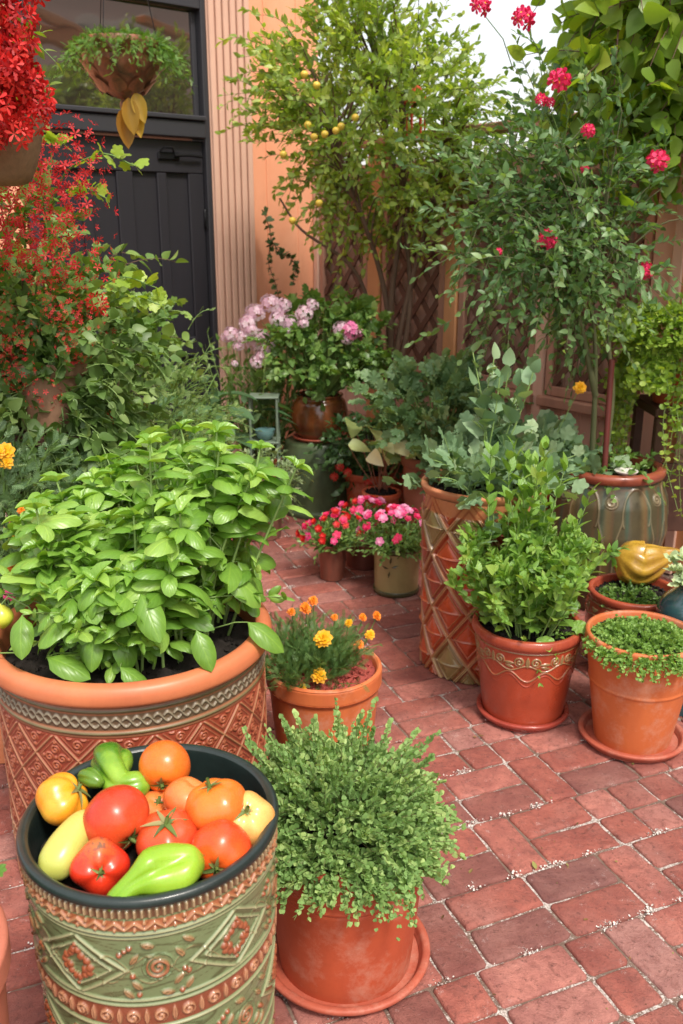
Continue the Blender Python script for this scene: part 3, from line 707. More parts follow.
    pr = smooth_profile([(R - .008, H - .016), (R - .001, H - .014), (R + .001, H - .008), (R - .002, H - .001), (R - .009, H + .001), (R - .016, H - .002), (R - .019, H - .010), (R - .021, H - .05), (R - .026, H - .20)], 6)
    lathe(mb, pr, 160); mb.obj('rim', RIMBLACK, po); return po

def basil_pot(parent, R, H, Rb):
    segs = 1400; lipz = H - .052; zs = np.linspace(.004, lipz + .004, 340); rr = Rb + (R - .020 - Rb) * (zs / lipz) ** .7
    def disp(T, Rr, Z):
        s = T * (R - .02); t = lipz - Z; c = 2 * PI * (R - .02); C = np.ones(s.shape + (3,)) * np.array((.29, .055, .028)); h = np.zeros_like(s)
        B = band(t, -.01, .078); C = blend(C, B, (.34, .14, .07)); h += B * .35
        for k in (.012, .066): o = ridge(t - k, .0065); h += o * .9; C = blend(C, sst(o * 1.3), (.16, .135, .06))
        br = braid(s, t, .039, .0105, c / 46) * band(t, .019, .059); h += br; C = blend(C, band(t, .020, .058), (.13, .085, .05)); C = blend(C, br * .9, (.31, .27, .19))
        P = c / 18; V = .118; x = per(s, P); y = per(t - .078 - V / 2 + V / 2, V); q = np.abs(x) / (P / 2) + np.abs(y) / (V / 2) - 1
        L_ = sst((t - .080) / .004)
        o = L_ * np.maximum(ridge(q * .045, .0048), 0); h += o; C = blend(C, o * .85, (.47, .25, .125)); o2 = L_ * ridge(np.abs(q * .045) - .011, .0022); h += o2 * .5; C = blend(C, o2 * .7, (.42, .17, .085))
        for (xx, yy) in ((x, y), (per(s + P / 2, P), per(t - .078 + V / 2, V))):
            m = np.zeros_like(s)
            for (a, b) in ((.017, 0), (-.017, 0), (0, .020), (0, -.020)): m = np.maximum(m, spiral(xx - a, yy - b, .0125, 1.5))
            m = np.maximum(m, blobs(xx, yy, [(0, 0), (0, .037), (0, -.037), (.033, 0), (-.033, 0)], .005)); m *= L_; h += m * .8; C = blend(C, m * .62, (.46, .16, .075))
        for k in (.41, .455): o = ridge(t - k, .006); h += o; C = blend(C, o, (.40, .25, .14))
        return (.0042 * np.clip(h, 0, 1.4), C)
    mb = MB(); lathe(mb, np.stack([rr, zs], 1), segs, cap0=True, disp=disp); po = mb.obj('pot', GLAZE2, parent)
    mb = MB(); pr = smooth_profile([(R - .024, lipz - .002), (R - .008, lipz + .002), (R + .003, lipz + .012), (R + .003, lipz + .032), (R - .004, lipz + .046), (R - .016, H), (R - .028, H), (R - .037, H - .008), (R - .041, H - .03), (R - .046, H - .09)], 7)
    lathe(mb, pr, 160, wob=.004, seed=2); mb.obj('rim', m_clay('smooth_salmon_terracotta', (.62, .20, .085), (.50, .145, .065), .42, .15, 4, .1, pale=.06, spec=.45), po); return po

def scroll_pot(parent, Rt, H, Rb):
    segs = 800; lip_h = .032; z1 = H - lip_h; zs = np.linspace(.004, z1, 220); rr = Rb + (Rt - .010 - Rb) * (zs / z1) ** .85
    def disp(T, Rr, Z):
        c = 2 * PI * (Rt - .01); s = T * (Rt - .01); t = z1 - Z; C = np.ones(s.shape + (3,)) * np.array((.40, .062, .026)); h = np.zeros_like(s)
        P = c / 9; x = per(s, P); x2 = per(s + P / 2, P); B = band(t, .014, .075)
        m = np.maximum.reduce([spiral(x - .026, t - .040, .018, 1.6), spiral(-x - .026, t - .040, .018, 1.6), leafm(x, t, 0, .040, PI / 2, .022, .008), leafm(x2, t, .0, .046, .0, .020, .006), leafm(x2, t, 0, .058, .2, .018, .005), ridge(t - .062 + .010 * np.cos(x * 2 * PI / P), .0035)]) * B
        m = np.maximum(m, ridge(t - .010, .003)); h += m; C = blend(C, sst(m * 1.4) * .85, (.27, .23, .10)); C = blend(C, band(t, .08, .105) * ridge(t - .093 - .016 * np.cos(x * 2 * PI / P), .0035), (.30, .20, .09))
        o = ridge(t - .093 - .016 * np.cos(x * 2 * PI / P), .0042); h += o; C = blend(C, o * .6, (.28, .19, .09)); o = ridge(t - .108 - .020 * np.cos(x * 2 * PI / P), .003); h += o * .6
        return (.0036 * np.clip(h, 0, 1.2), C)
    mb = MB(); lathe(mb, np.stack([rr, zs], 1), segs, cap0=True, disp=disp); po = mb.obj('pot', GLAZE, parent)
    mb = MB(); lathe(mb, smooth_profile([(Rt - .014, z1 - .004), (Rt - .002, z1 + .002), (Rt + .002, z1 + .014), (Rt - .002, H - .004), (Rt - .010, H), (Rt - .020, H - .006), (Rt - .024, H - .05)], 6), 128, wob=.004, seed=8)
    mb.obj('rim', m_clay('red_glazed_rim', (.42, .085, .04), (.28, .05, .03), .3, .3, 9, .15, coat=.4), po); return po

def diamond_jar(parent, R, H):
    segs = 720; z1 = H - .035; zs = np.linspace(.004, z1 + .004, 420); rr = R * (.965 + .03 * np.cos(zs / z1 * 2 * PI * .5 + 2.6))
    rs = np.random.RandomState(4); patch = rs.rand(200)
    def disp(T, Rr, Z):
        c = 2 * PI * R; s = T * R + Z * .03; t = z1 - Z; P = c / 8.5; V = .20; C = np.ones(s.shape + (3,)) * np.array((.54, .085, .026)); h = np.zeros_like(s)
        u = s / P + t / V; v = s / P - t / V; iu, iv = np.floor(u), np.floor(v); fu, fv = u - iu - .5, v - iv - .5
        d = .5 - np.maximum(np.abs(fu), np.abs(fv)); pid = patch[(iu.astype(int) * 7 + iv.astype(int) * 13) % 200]
        pil = sst(d / .42); h += pil * 1.2; gr = sst((pid - .62) / .05); C = blend(C, gr * .85, (.25, .24, .09)); C = blend(C, sst((.16 - pid) / .05) * .8, (.30, .045, .022))
        L_ = ridge(d - .025, .05); h += L_ * 1.1; C = blend(C, L_ * .8, (.58, .36, .17)); L2 = ridge(d - .17, .03); h += L2 * .45; C = blend(C, L2 * .65, (.42, .25, .11))
        v1 = ridge(np.abs(fu - fv), .035) * (d > .12); h += v1 * .5; C = blend(C, v1 * .4, (.40, .22, .10)); 
        tp = sst((.055 - t) / .01); h = h * (1 - tp) + tp * .5; C = blend(C, tp, (.52, .20, .085)); C = blend(C, ridge(d - .085, .05) * .75, (.26, .035, .015)); return (.0145 * np.clip(h, 0, 2.2), C)
    mb = MB(); lathe(mb, np.stack([rr, zs], 1), segs, cap0=True, disp=disp); po = mb.obj('pot', GLAZE, parent)
    mb = MB(); lathe(mb, smooth_profile([(R * .97, z1 - .004), (R * 1.01, z1 + .004), (R * 1.06, z1 + .022), (R * 1.06, H - .004), (R * 1.02, H + .001), (R * .95, H - .008), (R * .90, H - .05)], 6), 128, wob=.010, seed=5)
    mb.obj('rim', TERRA_PALE, po); return po

def scroll_bowl(parent, R, H, n=9, c0=(.36, .075, .04), c1=(.25, .26, .12)):
    segs = 600; rows = 160; t_ = np.linspace(0, 1, rows); rr = R * (.62 + .40 * np.sin(t_ * PI * .62 + .12) ** 1.2); zs = .004 + (H - .03) * t_
    def disp(T, Rr, Z):
        s = T * R; t = H - .026 - Z; C = np.ones(s.shape + (3,)) * np.array(c0); P = 2 * PI * R / n; x = per(s, P); B = band(t, .010, .062)
        m = np.maximum.reduce([spiral(x - .002, t - .034, .019, 1.7), leafm(np.abs(x), t, P / 2, .036, .4, .022, .008), ridge(t - .055 - .004 * np.cos(x * 2 * PI / P), .003)]) * B
        m = np.maximum(m, ridge(t - .008, .003)); C = blend(C, sst(m * 1.3) * .85, c1); C = blend(C, sst((t - .1) / .06) * .4, (.2, .1, .06)); return (.0034 * m, C)
    mb = MB(); lathe(mb, np.stack([rr, zs], 1), segs, cap0=True, disp=disp); po = mb.obj('pot', GLAZE, parent); re = rr[-1]
    mb = MB(); lathe(mb, smooth_profile([(re - .002, H - .028), (re + .006, H - .022), (re + .007, H - .006), (re, H), (re - .012, H - .002), (re - .018, H - .02), (re - .03, H - .06)], 6), 112)
    mb.obj('rim', m_clay('red_glazed_rim', (.42, .085, .04)), po); return po

def drip_urn(parent, R, H):
    segs = 420; t_ = np.linspace(0, 1, 200); rr = np.interp(t_, [0, .12, .35, .62, .85, .95, 1], [.62, .74, 1.02, 1.16, 1.10, .98, .94]) * R
    k = np.ones(9) / 9; rr = np.convolve(np.pad(rr, 4, 'edge'), k, 'valid'); zs = .004 + (H - .045) * t_; rs = np.random.RandomState(9)
    def disp(T, Rr, Z):
        s = T * R; t = H - .045 - Z; C = np.ones(s.shape + (3,)) * np.array((.075, .065, .030)); h = np.zeros_like(s); P = 2 * PI * R / 7; x = per(s, P)
        w = .25 * np.sin(t * 20); st = np.sin((s + .012 * w) * 2 * PI / (P / 2.3)); C = blend(C, sst(st - .35) * sst((.26 - t) / .1), (.035, .10, .07)); C = blend(C, sst(np.sin((s + .01 * w) * 2 * PI / (P / 1.4) + 2) - .45), (.20, .13, .05)); C = blend(C, sst(np.sin(s * 2 * PI / (P / 3.1) + 4) - .6) * .8, (.16, .06, .03))
        arch = np.abs(np.hypot(x / .055, (t - .11) / .10) - 1); m = np.maximum.reduce([ridge(arch, .07) * (t < .16), ridge(np.abs(x) - .055 - .02 * sst((t - .12) * 9), .004) * (t > .11), spiral(per(s + P / 2, P), t - .06, .026, 1.8)]); h += m; C = blend(C, m * .6, (.33, .27, .16))
        C = blend(C, ridge(t - .012, .010) * .8, (.11, .06, .03)); return (.005 * h, C)
    mb = MB(); lathe(mb, np.stack([rr, zs], 1), segs, cap0=True, disp=disp); po = mb.obj('pot', GLAZE2, parent); re = rr[-1]
    mb = MB(); lathe(mb, smooth_profile([(re - .004, H - .045), (re + .012, H - .038), (re + .018, H - .016), (re + .008, H - .002), (re - .01, H), (re - .024, H - .012), (re - .03, H - .06)], 6), 112)
    mb.obj('rim', m_clay('brown_red_rim', (.30, .075, .04), (.20, .05, .03), .35, .3, 9, .15, coat=.3), po); return po

# ------------------------------------------------------------------ leaf kinds
LF_BASIL = m_leaf('basil_leaf', (.10, .23, .03), (.18, .35, .055), (.33, .50, .12), .34, .32, vein=.20, veins=5, spec=.55)
LF_LIME = m_leaf('bright_green_leaf', (.06, .16, .02), (.13, .27, .045), (.24, .38, .09), .42, .3)
LF_MINT = m_leaf('fresh_green_leaf', (.08, .19, .03), (.18, .34, .06), (.34, .48, .12), .42, .3, vein=.3, veins=5)
LF_THYME = m_leaf('grey_green_small_leaf', (.11, .21, .065), (.21, .35, .12), (.38, .50, .20), .55, .25, spec=.3)
LF_DARK = m_leaf('dark_green_leaf', (.03, .08, .03), (.06, .13, .045), (.13, .22, .08), .42, .25)
LF_MID = m_leaf('mid_green_leaf', (.06, .14, .03), (.12, .23, .055), (.24, .37, .11), .42, .3)
LF_OLIVE = m_leaf('olive_green_leaf', (.11, .19, .035), (.24, .37, .075), (.45, .55, .18), .42, .45)
LF_BLUE = m_leaf('blue_grey_green_leaf', (.09, .17, .09), (.16, .27, .15), (.30, .41, .26), .5, .22, spec=.35)
LF_CREAM = m_leaf('cream_variegated_leaf', (.22, .33, .10), (.55, .62, .32), (.75, .76, .52), .45, .3)
LF_VINE = m_leaf('backlit_vine_leaf', (.09, .18, .025), (.20, .33, .045), (.40, .52, .10), .4, .5)
LF_FAR = m_leaf('sunny_background_leaf', (.10, .17, .04), (.22, .31, .08), (.40, .48, .18), .5, .4)

TL = T_leaf(.50, 4, 1, .12, .22); TLW = T_leaf(.72, 5, 1, .12, .25, peak=.7); TLN = T_leaf(.26, 4, 1, .15, .25)
TD = T_diamond(.5); TDN = T_diamond(.28); TR = T_round(7, .10); TRW = T_round(8, .15, 1.2)
def T_basil(w=.60, nl=12, nw=3, arch=.55, dome=.55, cup=.10, tw=.0):
    vs = []; lc = []
    for j in range(nl + 1):
        t = j / nl; e = math.sqrt(max(0, 1 - (2 * t - .96) ** 2 / .9216)) if t < .96 else 0.0
        ww = w / 2 * max(.02, e * (1 - .30 * t ** 3) * min(1, t * 5 + .15))
        th = arch * 1.35 * t; yy = math.sin(th) / (arch * 1.35); zz = -(1 - math.cos(th)) / (arch * 1.35)
        for i in range(-nw, nw + 1):
            x = i / nw; vs.append([x * ww * (1 - .12 * abs(x)), yy, zz - dome * x * x * ww + cup * abs(x) * ww * 2 + tw * x * t * .2 + .010 * math.sin(t * 19 + 2 * abs(x)) * abs(x)]); lc.append([x, t, 0])
    m = 2 * nw + 1; f = [[j * m + i, j * m + i + 1, (j + 1) * m + i + 1, (j + 1) * m + i] for j in range(nl) for i in range(m - 1)]
    return np.array(vs), [np.array(f)], np.array(lc)
TB = T_basil(); TB_ = [T_basil(.62, arch=.9, dome=.75), T_basil(.56, arch=.55, dome=.5, tw=.5), T_basil(.66, arch=.75, dome=.9, cup=.25, tw=-.5), T_basil(.58, arch=1.25, dome=.6)]; TBS = T_basil(.62, 8, 2, arch=.5, dome=.2, cup=.55)
TLOB = T_lobed(5, .30, 25); TLOB3 = T_lobed(3, .35, 19, .05); TGER = T_lobed(7, .14, 29, .14); TF = T_feather(6, .10, .30); TFF = T_feather(8, .055, .26)
up3 = np.array([0, 0, 1.0])

def soil_starts(rs, n, R, z): a = rs.rand(n) * 6.283; q = np.sqrt(rs.rand(n)) * R; return np.column_stack([q * np.cos(a), q * np.sin(a), np.full(n, z)])
def outward(P, c, k, rs, j=.2): d = (P - np.array(c)) * k; d[:, 2] = 0; return norm(d + up3 + rs.randn(*P.shape) * j)

# flower meshes, shared by their copies
def me_cluster(name, mat, tpl, n, R, size, seed=0, squash=.8, centre=None):
    rs = np.random.RandomState(seed); mb = MB(); i = np.arange(n) + .5; ph = np.arccos(1 - 2 * i / n * .72); a = PI * (1 + 5 ** .5) * i
    D = np.column_stack([np.cos(a) * np.sin(ph), np.sin(a) * np.sin(ph), np.cos(ph)]) + rs.randn(n, 3) * .12; D = norm(D)
    P = D * R * np.array([1, 1, squash]) * (.85 + .3 * rs.rand(n, 1))
    inst(mb, tpl, P, np.cross(D, rdir(rs, n)), D, size * (.8 + .4 * rs.rand(n)), np.clip(rs.rand(n), 0, 1))
    if centre: inst(mb, T_round(5, .2), P + D * size * .15 - 0, np.cross(D, rdir(rs, n)), D, size * .28, rs.rand(n), mi=1)
    return mb.mesh(name, [mat] + ([centre] if centre else []))
def me_marigold(name, mat, R, seed=0, layers=4):
    rs = np.random.RandomState(seed); mb = MB()
    for L_ in range(layers):
        n = 13 - 2 * L_; a = np.linspace(0, 2 * PI, n, endpoint=False) + L_ * .4 + rs.randn(n) * .1; el = .12 + .38 * L_
        D = np.column_stack([np.cos(a) * math.cos(el), np.sin(a) * math.cos(el), np.full(n, math.sin(el))]) + rs.randn(n, 3) * .08
        N = np.column_stack([-np.cos(a) * math.sin(el), -np.sin(a) * math.sin(el), np.full(n, math.cos(el))]) + rs.randn(n, 3) * .15
        inst(mb, T_leaf(.62, 4, 2, .05, .15, peak=1.5, wave=3.0), np.column_stack([a * 0, a * 0, a * 0 + L_ * R * .10]), D, N, R * (1 - .17 * L_) * (.9 + .2 * rs.rand(n)), np.clip(.2 + .2 * L_ + rs.rand(n) * .3, 0, 1))
    sweep(mb, [(0, 0, -R * .6), (0, 0, -R * .2), (0, 0, R * .02)], [R * .06, R * .22, R * .25], 8); return mb.mesh(name, [mat])
YEL = m_petal('golden_yellow_petal', (.85, .38, .01), (.90, .50, .015), (.95, .62, .03)); ORG = m_petal('orange_petal', (.80, .16, .012), (.88, .26, .02), (.92, .42, .03))
RED = m_petal('scarlet_petal', (.32, .004, .006), (.66, .012, .012), (.86, .08, .06)); CRIM = m_petal('crimson_petal', (.42, .010, .015), (.58, .018, .025), (.68, .05, .05))
PINK = m_petal('hot_pink_petal', (.65, .03, .16), (.80, .07, .26), (.88, .22, .42)); ROSE = m_petal('rose_red_petal', (.60, .010, .07), (.75, .02, .12), (.85, .07, .22))
LILAC = m_petal('pale_lilac_pink_petal', (.62, .36, .48), (.78, .56, .66), (.90, .80, .84)); MAG = m_petal('light_magenta_petal', (.72, .16, .38), (.84, .32, .52), (.90, .52, .68))
F5 = T_flower(5, .62, 1, .25); F5S = T_flower(5, .4, 1, .5); F5F = T_flower(5, .8, 1, .08)
ME_YM = [me_marigold('flower', YEL, .021, k) for k in range(2)]; ME_OM = [me_marigold('flower', ORG, .019, 5)]
ME_RED = [me_cluster('flower_cluster', RED, F5S, 16, .026, .021, k, .8) for k in range(3)]
ME_CRIM = [me_cluster('flower_spray', CRIM, F5S, 22, .062, .0105, 7 + k, 1.1) for k in range(3)]
ME_ROSE = [me_cluster('flower_cluster', ROSE, F5, 12 + k, .025, .023, 3 + k, .55, YEL) for k in range(3)]
ME_LIL = [me_cluster('flower_cluster', LILAC, F5F, 26, .045, .017, 13 + k, .7) for k in range(2)]
ME_MAG = [me_cluster('flower_cluster', MAG, F5F, 24, .042, .016, 23 + k, .7)]
def me_bloom(mat, R, seed):
    rs = np.random.RandomState(seed); mb = MB()
    for k, (rr, z) in enumerate(((R, 0), (R * .7, R * .12), (R * .42, R * .22))): inst(mb, T_flower(5, .95, 1, .12 + .2 * k), [[0, 0, z]], rdir(rs, 1) * np.array([1, 1, 0]), up3 + rs.randn(3) * .1, rr, .2 + .3 * k)
    return mb.mesh('flower', [mat])
ME_IR = [me_bloom(ROSE, .017, 1), me_bloom(RED, .017, 2)]; ME_IP = [me_bloom(PINK, .018, 3), me_bloom(MAG, .018, 4)]
def face_rot(d):
    return Vector(d).to_track_quat('Z', 'Y').to_euler()

# ------------------------------------------------------------------ the jar of vegetables
jar = thing('vegetable_jar', 'big sage green relief jar with dark rim, filled with tomatoes and peppers', 'jar', (-.319, 1.284, 0))
relief_jar(jar, .213, .62, .185); soil(jar, .190, .545, seed=9)
def m_fruit(name, c1, c2, c3=None, rough=.2, k0=.15, k1=.75, streak=.15, sp=.0):
    m, t, N, L, b = nodes(name); s = N.new('ShaderNodeSeparateXYZ'); L.new(attr(t, 'lc', 'Vector'), s.inputs[0]); ov = objvec(t)
    n1 = noise(t, 22, 4, .6, ov); n2 = noise(t, 190, 3, .6, ov); n7 = noise(t, 48, 6, .75, ov, .6)
    y = math_(t, 'ADD', s.outputs[1], math_(t, 'MULTIPLY', math_(t, 'SUBTRACT', n1, .5), .5)); col = ramp(t, y, [(k0, c1), (k1, c2)])
    if c3: col = mix(t, ramp(t, noise(t, 13, 3, .5, ov), [(.50, 0.0), (.64, .8)]), col, c3)
    col = mix(t, math_(t, 'MULTIPLY', ramp(t, n2, [(.4, 0.0), (.7, 1.0)]), streak), col, mix(t, 1.0, col, (1.5, 1.6, 1.3), 'MULTIPLY'))
    col = mix(t, ramp(t, n7, [(.63, 0.0), (.70, .55)]), col, mix(t, 1.0, col, (.62, .60, .8), 'MULTIPLY'))
    L.new(col, b.inputs['Base Color']); L.new(ramp(t, n7, [(.3, rough - .04), (.7, rough + .18)]), b.inputs['Roughness']); b.inputs['Specular IOR Level'].default_value = .5
    b.inputs['Subsurface Weight'].default_value = .12; b.inputs['Subsurface Radius'].default_value = (.02, .006, .003); b.inputs['Subsurface Scale'].default_value = .5
    bump(t, n1, .12, .004); return m
CALYX = m_leaf('green_calyx', (.06, .10, .025), (.12, .18, .04), (.25, .22, .09), .6, .1)
def tomato(label, loc, r, axis, mat, flat=.84, lobes=5, amp=.03, calyx=1.0, seed=0, scar=False, name='tomato', stem=.5):
    rs = np.random.RandomState(seed); o = thing(name, label, name.replace('_', ' '), loc, group=None); mb = MB(); n, k = 30, 48
    ph = np.linspace(0.02, PI - .01, n); th = np.linspace(0, 2 * PI, k, endpoint=False); PH, TH = np.meshgrid(ph, th, indexing='ij')
    lob = 1 + amp * np.cos(lobes * TH + rs.rand() * 6) * np.sin(PH) ** .5 * (1 + .6 * np.cos(PH)) + .012 * np.sin(2 * TH + rs.rand() * 6)
    R = r * lob * (1 - .20 * np.exp(-(PH / .30) ** 2)); v = np.stack([R * np.sin(PH) * np.cos(TH), R * np.sin(PH) * np.sin(TH), flat * R * np.cos(PH)], 2).reshape(-1, 3)
    lc = np.stack([TH / 6.283, PH / PI, lob], 2).reshape(-1, 3); i, j = np.meshgrid(np.arange(n - 1), np.arange(k), indexing='ij'); jj = (j + 1) % k
    f = np.stack([i * k + j, (i + 1) * k + j, (i + 1) * k + jj, i * k + jj], 2).reshape(-1, 4)
    v = np.vstack([v, [[0, 0, flat * r * .79], [0, 0, -flat * r]]]); lc = np.vstack([lc, [[0, 0, 1], [0, 1, 1]]]); a = np.arange(k); b = (a + 1) % k
    mb.add(v, [f, np.stack([np.full(k, n * k), a, b], 1), np.stack([np.full(k, n * k + 1), (n - 1) * k + b, (n - 1) * k + a], 1)], .5, lc)
    body = mb.obj('fruit', mat, o); q = face_rot(axis); body.rotation_euler = q
    if calyx:
        mb = MB(); m = 5 + rs.randint(0, 2); a = np.linspace(0, 2 * PI, m, endpoint=False) + rs.rand(m) * .4
        D = np.column_stack([np.cos(a), np.sin(a), -.05 + .35 * rs.rand(m)]); inst(mb, T_leaf(.24, 6, 1, .3, .12, peak=.5), np.tile([0, 0, flat * r * .86], (m, 1)), D, up3, r * .66 * calyx * (.8 + .4 * rs.rand(m)))
        tubes(mb, [[[0, 0, flat * r * .76], [.001, 0, flat * r * .9], [.004, .003, flat * r * (.95 + .30 * stem)]]], .0042, .0030, 6); c_ = mb.obj('calyx', CALYX, o); c_.rotation_euler = q
    return o
TR_ = m_fruit('ripe_red_skin', (.56, .075, .02), (.45, .026, .014)); TRO = m_fruit('orange_red_skin', (.68, .10, .015), (.62, .035, .012)); TO = m_fruit('deep_orange_skin', (.74, .17, .018), (.68, .12, .02))
TY = m_fruit('golden_skin', (.78, .32, .02), (.72, .24, .02), (.80, .42, .05)); TSAL = m_fruit('salmon_orange_skin', (.70, .20, .05), (.66, .10, .03)); TYP = m_fruit('pale_amber_skin', (.76, .45, .14), (.72, .26, .05))
tomato('deep orange tomato at the back of the jar, highest of the pile', (-.310, 1.372, .650), .0455, (-.0, -.80, -.30), TO, .95, 4, .010, seed=1, calyx=.75)
tomato('large plain red tomato left of centre in the jar, stalk turned toward its right', (-.367, 1.250, .632), .0545, (.62, -.62, -.42), TR_, .92, 5, .018, seed=2, calyx=.8)
tomato('ribbed golden yellow tomato lying at the left rim of the jar', (-.474, 1.312, .622), .0475, (.75, .1, .55), TY, .80, 5, .055, seed=3)
tomato('salmon orange tomato tucked behind the broad orange one in the jar', (-.262, 1.308, .628), .040, (.35, .1, .9), TSAL, .86, 4, .02, seed=4, calyx=0)
tomato('broad orange tomato with a dry stalk on top, right of centre in the jar', (-.208, 1.278, .636), .052, (-.25, .05, .95), m_fruit('warm_orange_skin', (.74, .17, .02), (.70, .13, .025)), .80, 5, .025, seed=5, calyx=.7, stem=1.2)
tomato('pale amber yellow tomato against the right wall of the jar', (-.158, 1.272, .612), .0465, (.05, -.45, .75), TYP, .92, 5, .04, seed=6, calyx=.7)
tomato('bright red tomato in the middle of the jar with its starry green stalk upward', (-.280, 1.224, .612), .0505, (.0, -.20, .95), TR_, .80, 5, .03, seed=7, calyx=1.05, stem=.8)
tomato('orange red tomato at the right front of the jar, curled dry calyx outward', (-.192, 1.202, .606), .0495, (-.05, -.93, -.05), TRO, .88, 5, .02, seed=8, calyx=.95)
scm = m_fruit('scarred_red_skin', (.62, .035, .012), (.60, .02, .012)); t = scm.node_tree; N = t.nodes; L = t.links; b = N['Principled BSDF']; ov = objvec(t)
s = N.new('ShaderNodeSeparateXYZ'); L.new(ov, s.inputs[0]); prev = b.inputs['Base Color'].links[0].from_socket
dd = N.new('ShaderNodeVectorMath'); dd.operation = 'DISTANCE'; L.new(ov, dd.inputs[0]); dd.inputs[1].default_value = (-.0, .042, .016)
k_ = ramp(t, math_(t, 'ADD', dd.outputs['Value'], math_(t, 'MULTIPLY', noise(t, 60, 5, .7, ov), .03)), [(.022, 1.0), (.055, 0.0)]); g_ = ramp(t, noise(t, 120, 4, .7, ov), [(.45, 0.0), (.6, 1.0)])
L.new(mix(t, k_, prev, mix(t, g_, (.52, .14, .035), (.16, .09, .05))), b.inputs['Base Color'])
tomato('red tomato with a rough brown scar on its shoulder at the left front', (-.376, 1.170, .602), .043, (.25, -.80, .30), scm, .78, 4, .07, seed=9, calyx=.6, stem=.2)
tomato('dull orange tomato half buried under the others in the middle of the jar', (-.320, 1.325, .585), .042, (.2, -.2, .9), TSAL, .85, 5, .02, seed=10, calyx=.5)
for q, (x, y) in enumerate(((-.40, 1.30), (-.26, 1.16), (-.23, 1.24), (-.30, 1.27))):
    pass
def pepper(name, label, path, radii, mat, lobes, amp, stem_at=0, stem_len=.03, flat=None, seed=0):
    o = thing(name, label, name.replace('_', ' '), tuple(path[0])); p = np.array(path, float) - np.array(path[0]); mb = MB()
    fn = lambda a, q: 1 + amp * .8 - amp * 2.0 * (1 - abs(math.sin((lobes * a + 2.2 * q + seed) / 2))) ** 2.2 * (.25 + .75 * math.sin(PI * min(1, q * .9 + .1))) + amp * .35 * math.sin(11 * q + 2 * a) + .05 * math.sin(2 * a + 7 * q + seed) + .03 * math.sin(9 * q + a)
    sweep(mb, p, radii, 36, fn); mb.obj('fruit', mat, o)
    if stem_len:
        e, d = (p[0], p[0] - p[1]) if stem_at == 0 else (p[-1], p[-1] - p[-2]); d = d / np.linalg.norm(d); mb = MB()
        tubes(mb, [[e - d * .006, e + d * stem_len * .3, e + d * stem_len * .7 + np.array([0, 0, .004]), e + d * stem_len + np.array([.003, 0, .008])]], .006, .004, 8)
        m = 7; a = np.linspace(0, 2 * PI, m, endpoint=False); x = norm(np.cross(d, [.3, .2, 1])); y = np.cross(d, x); inst(mb, T_leaf(.5, 3, 1, .1, .2), np.tile(e + d * .002, (m, 1)), np.cos(a)[:, None] * x + np.sin(a)[:, None] * y - d * .5, d, .017)
        mb.obj('stalk', m_plain('green_stalk', (.12, .20, .04), .5), o)
    return o
LIME = m_fruit('lime_green_skin', (.17, .34, .015), (.26, .43, .03), rough=.22, streak=.08); GRN = m_fruit('mid_green_skin', (.05, .15, .012), (.14, .30, .02), (.26, .42, .04), rough=.18, streak=.08)
pepper('green_pepper', 'glossy dark green sweet pepper curled at the back left of the jar', [(-.418, 1.435, .620), (-.412, 1.405, .640), (-.402, 1.370, .640), (-.380, 1.340, .630), (-.352, 1.345, .630), (-.335, 1.355, .625)], [.018, .032, .031, .026, .022, .024, .020, .008], GRN, 3, .18, stem_at=0, stem_len=0)
pepper('light_green_pepper', 'knobbly lime green frying pepper lying across the front of the jar', [(-.345, 1.085, .600), (-.315, 1.105, .618), (-.280, 1.125, .624), (-.245, 1.145, .622), (-.215, 1.160, .618)], [.008, .015, .016, .019, .034, .031, .035, .033, .029, .012], LIME, 4, .22, stem_len=0, seed=2)
pepper('yellow_squash', 'smooth pale yellow green egg shaped squash leaning at the left front of the jar', [(-.462, 1.155, .594), (-.448, 1.178, .602), (-.432, 1.215, .614), (-.419, 1.252, .622), (-.414, 1.270, .622)], [.007, .025, .031, .033, .031, .026, .018, .005], m_fruit('pale_yellow_green_skin', (.42, .44, .09), (.54, .47, .12), rough=.25, streak=.1), 5, .008, stem_len=0)
pepper('small_green_pepper', 'small ridged dark green pepper behind the golden yellow tomato', [(-.455, 1.36, .635), (-.435, 1.345, .645), (-.41, 1.33, .642)], [.006, .014, .016, .014, .006], m_fruit('dark_green_skin', (.06, .14, .015), (.10, .20, .02)), 5, .12, stem_len=.0)

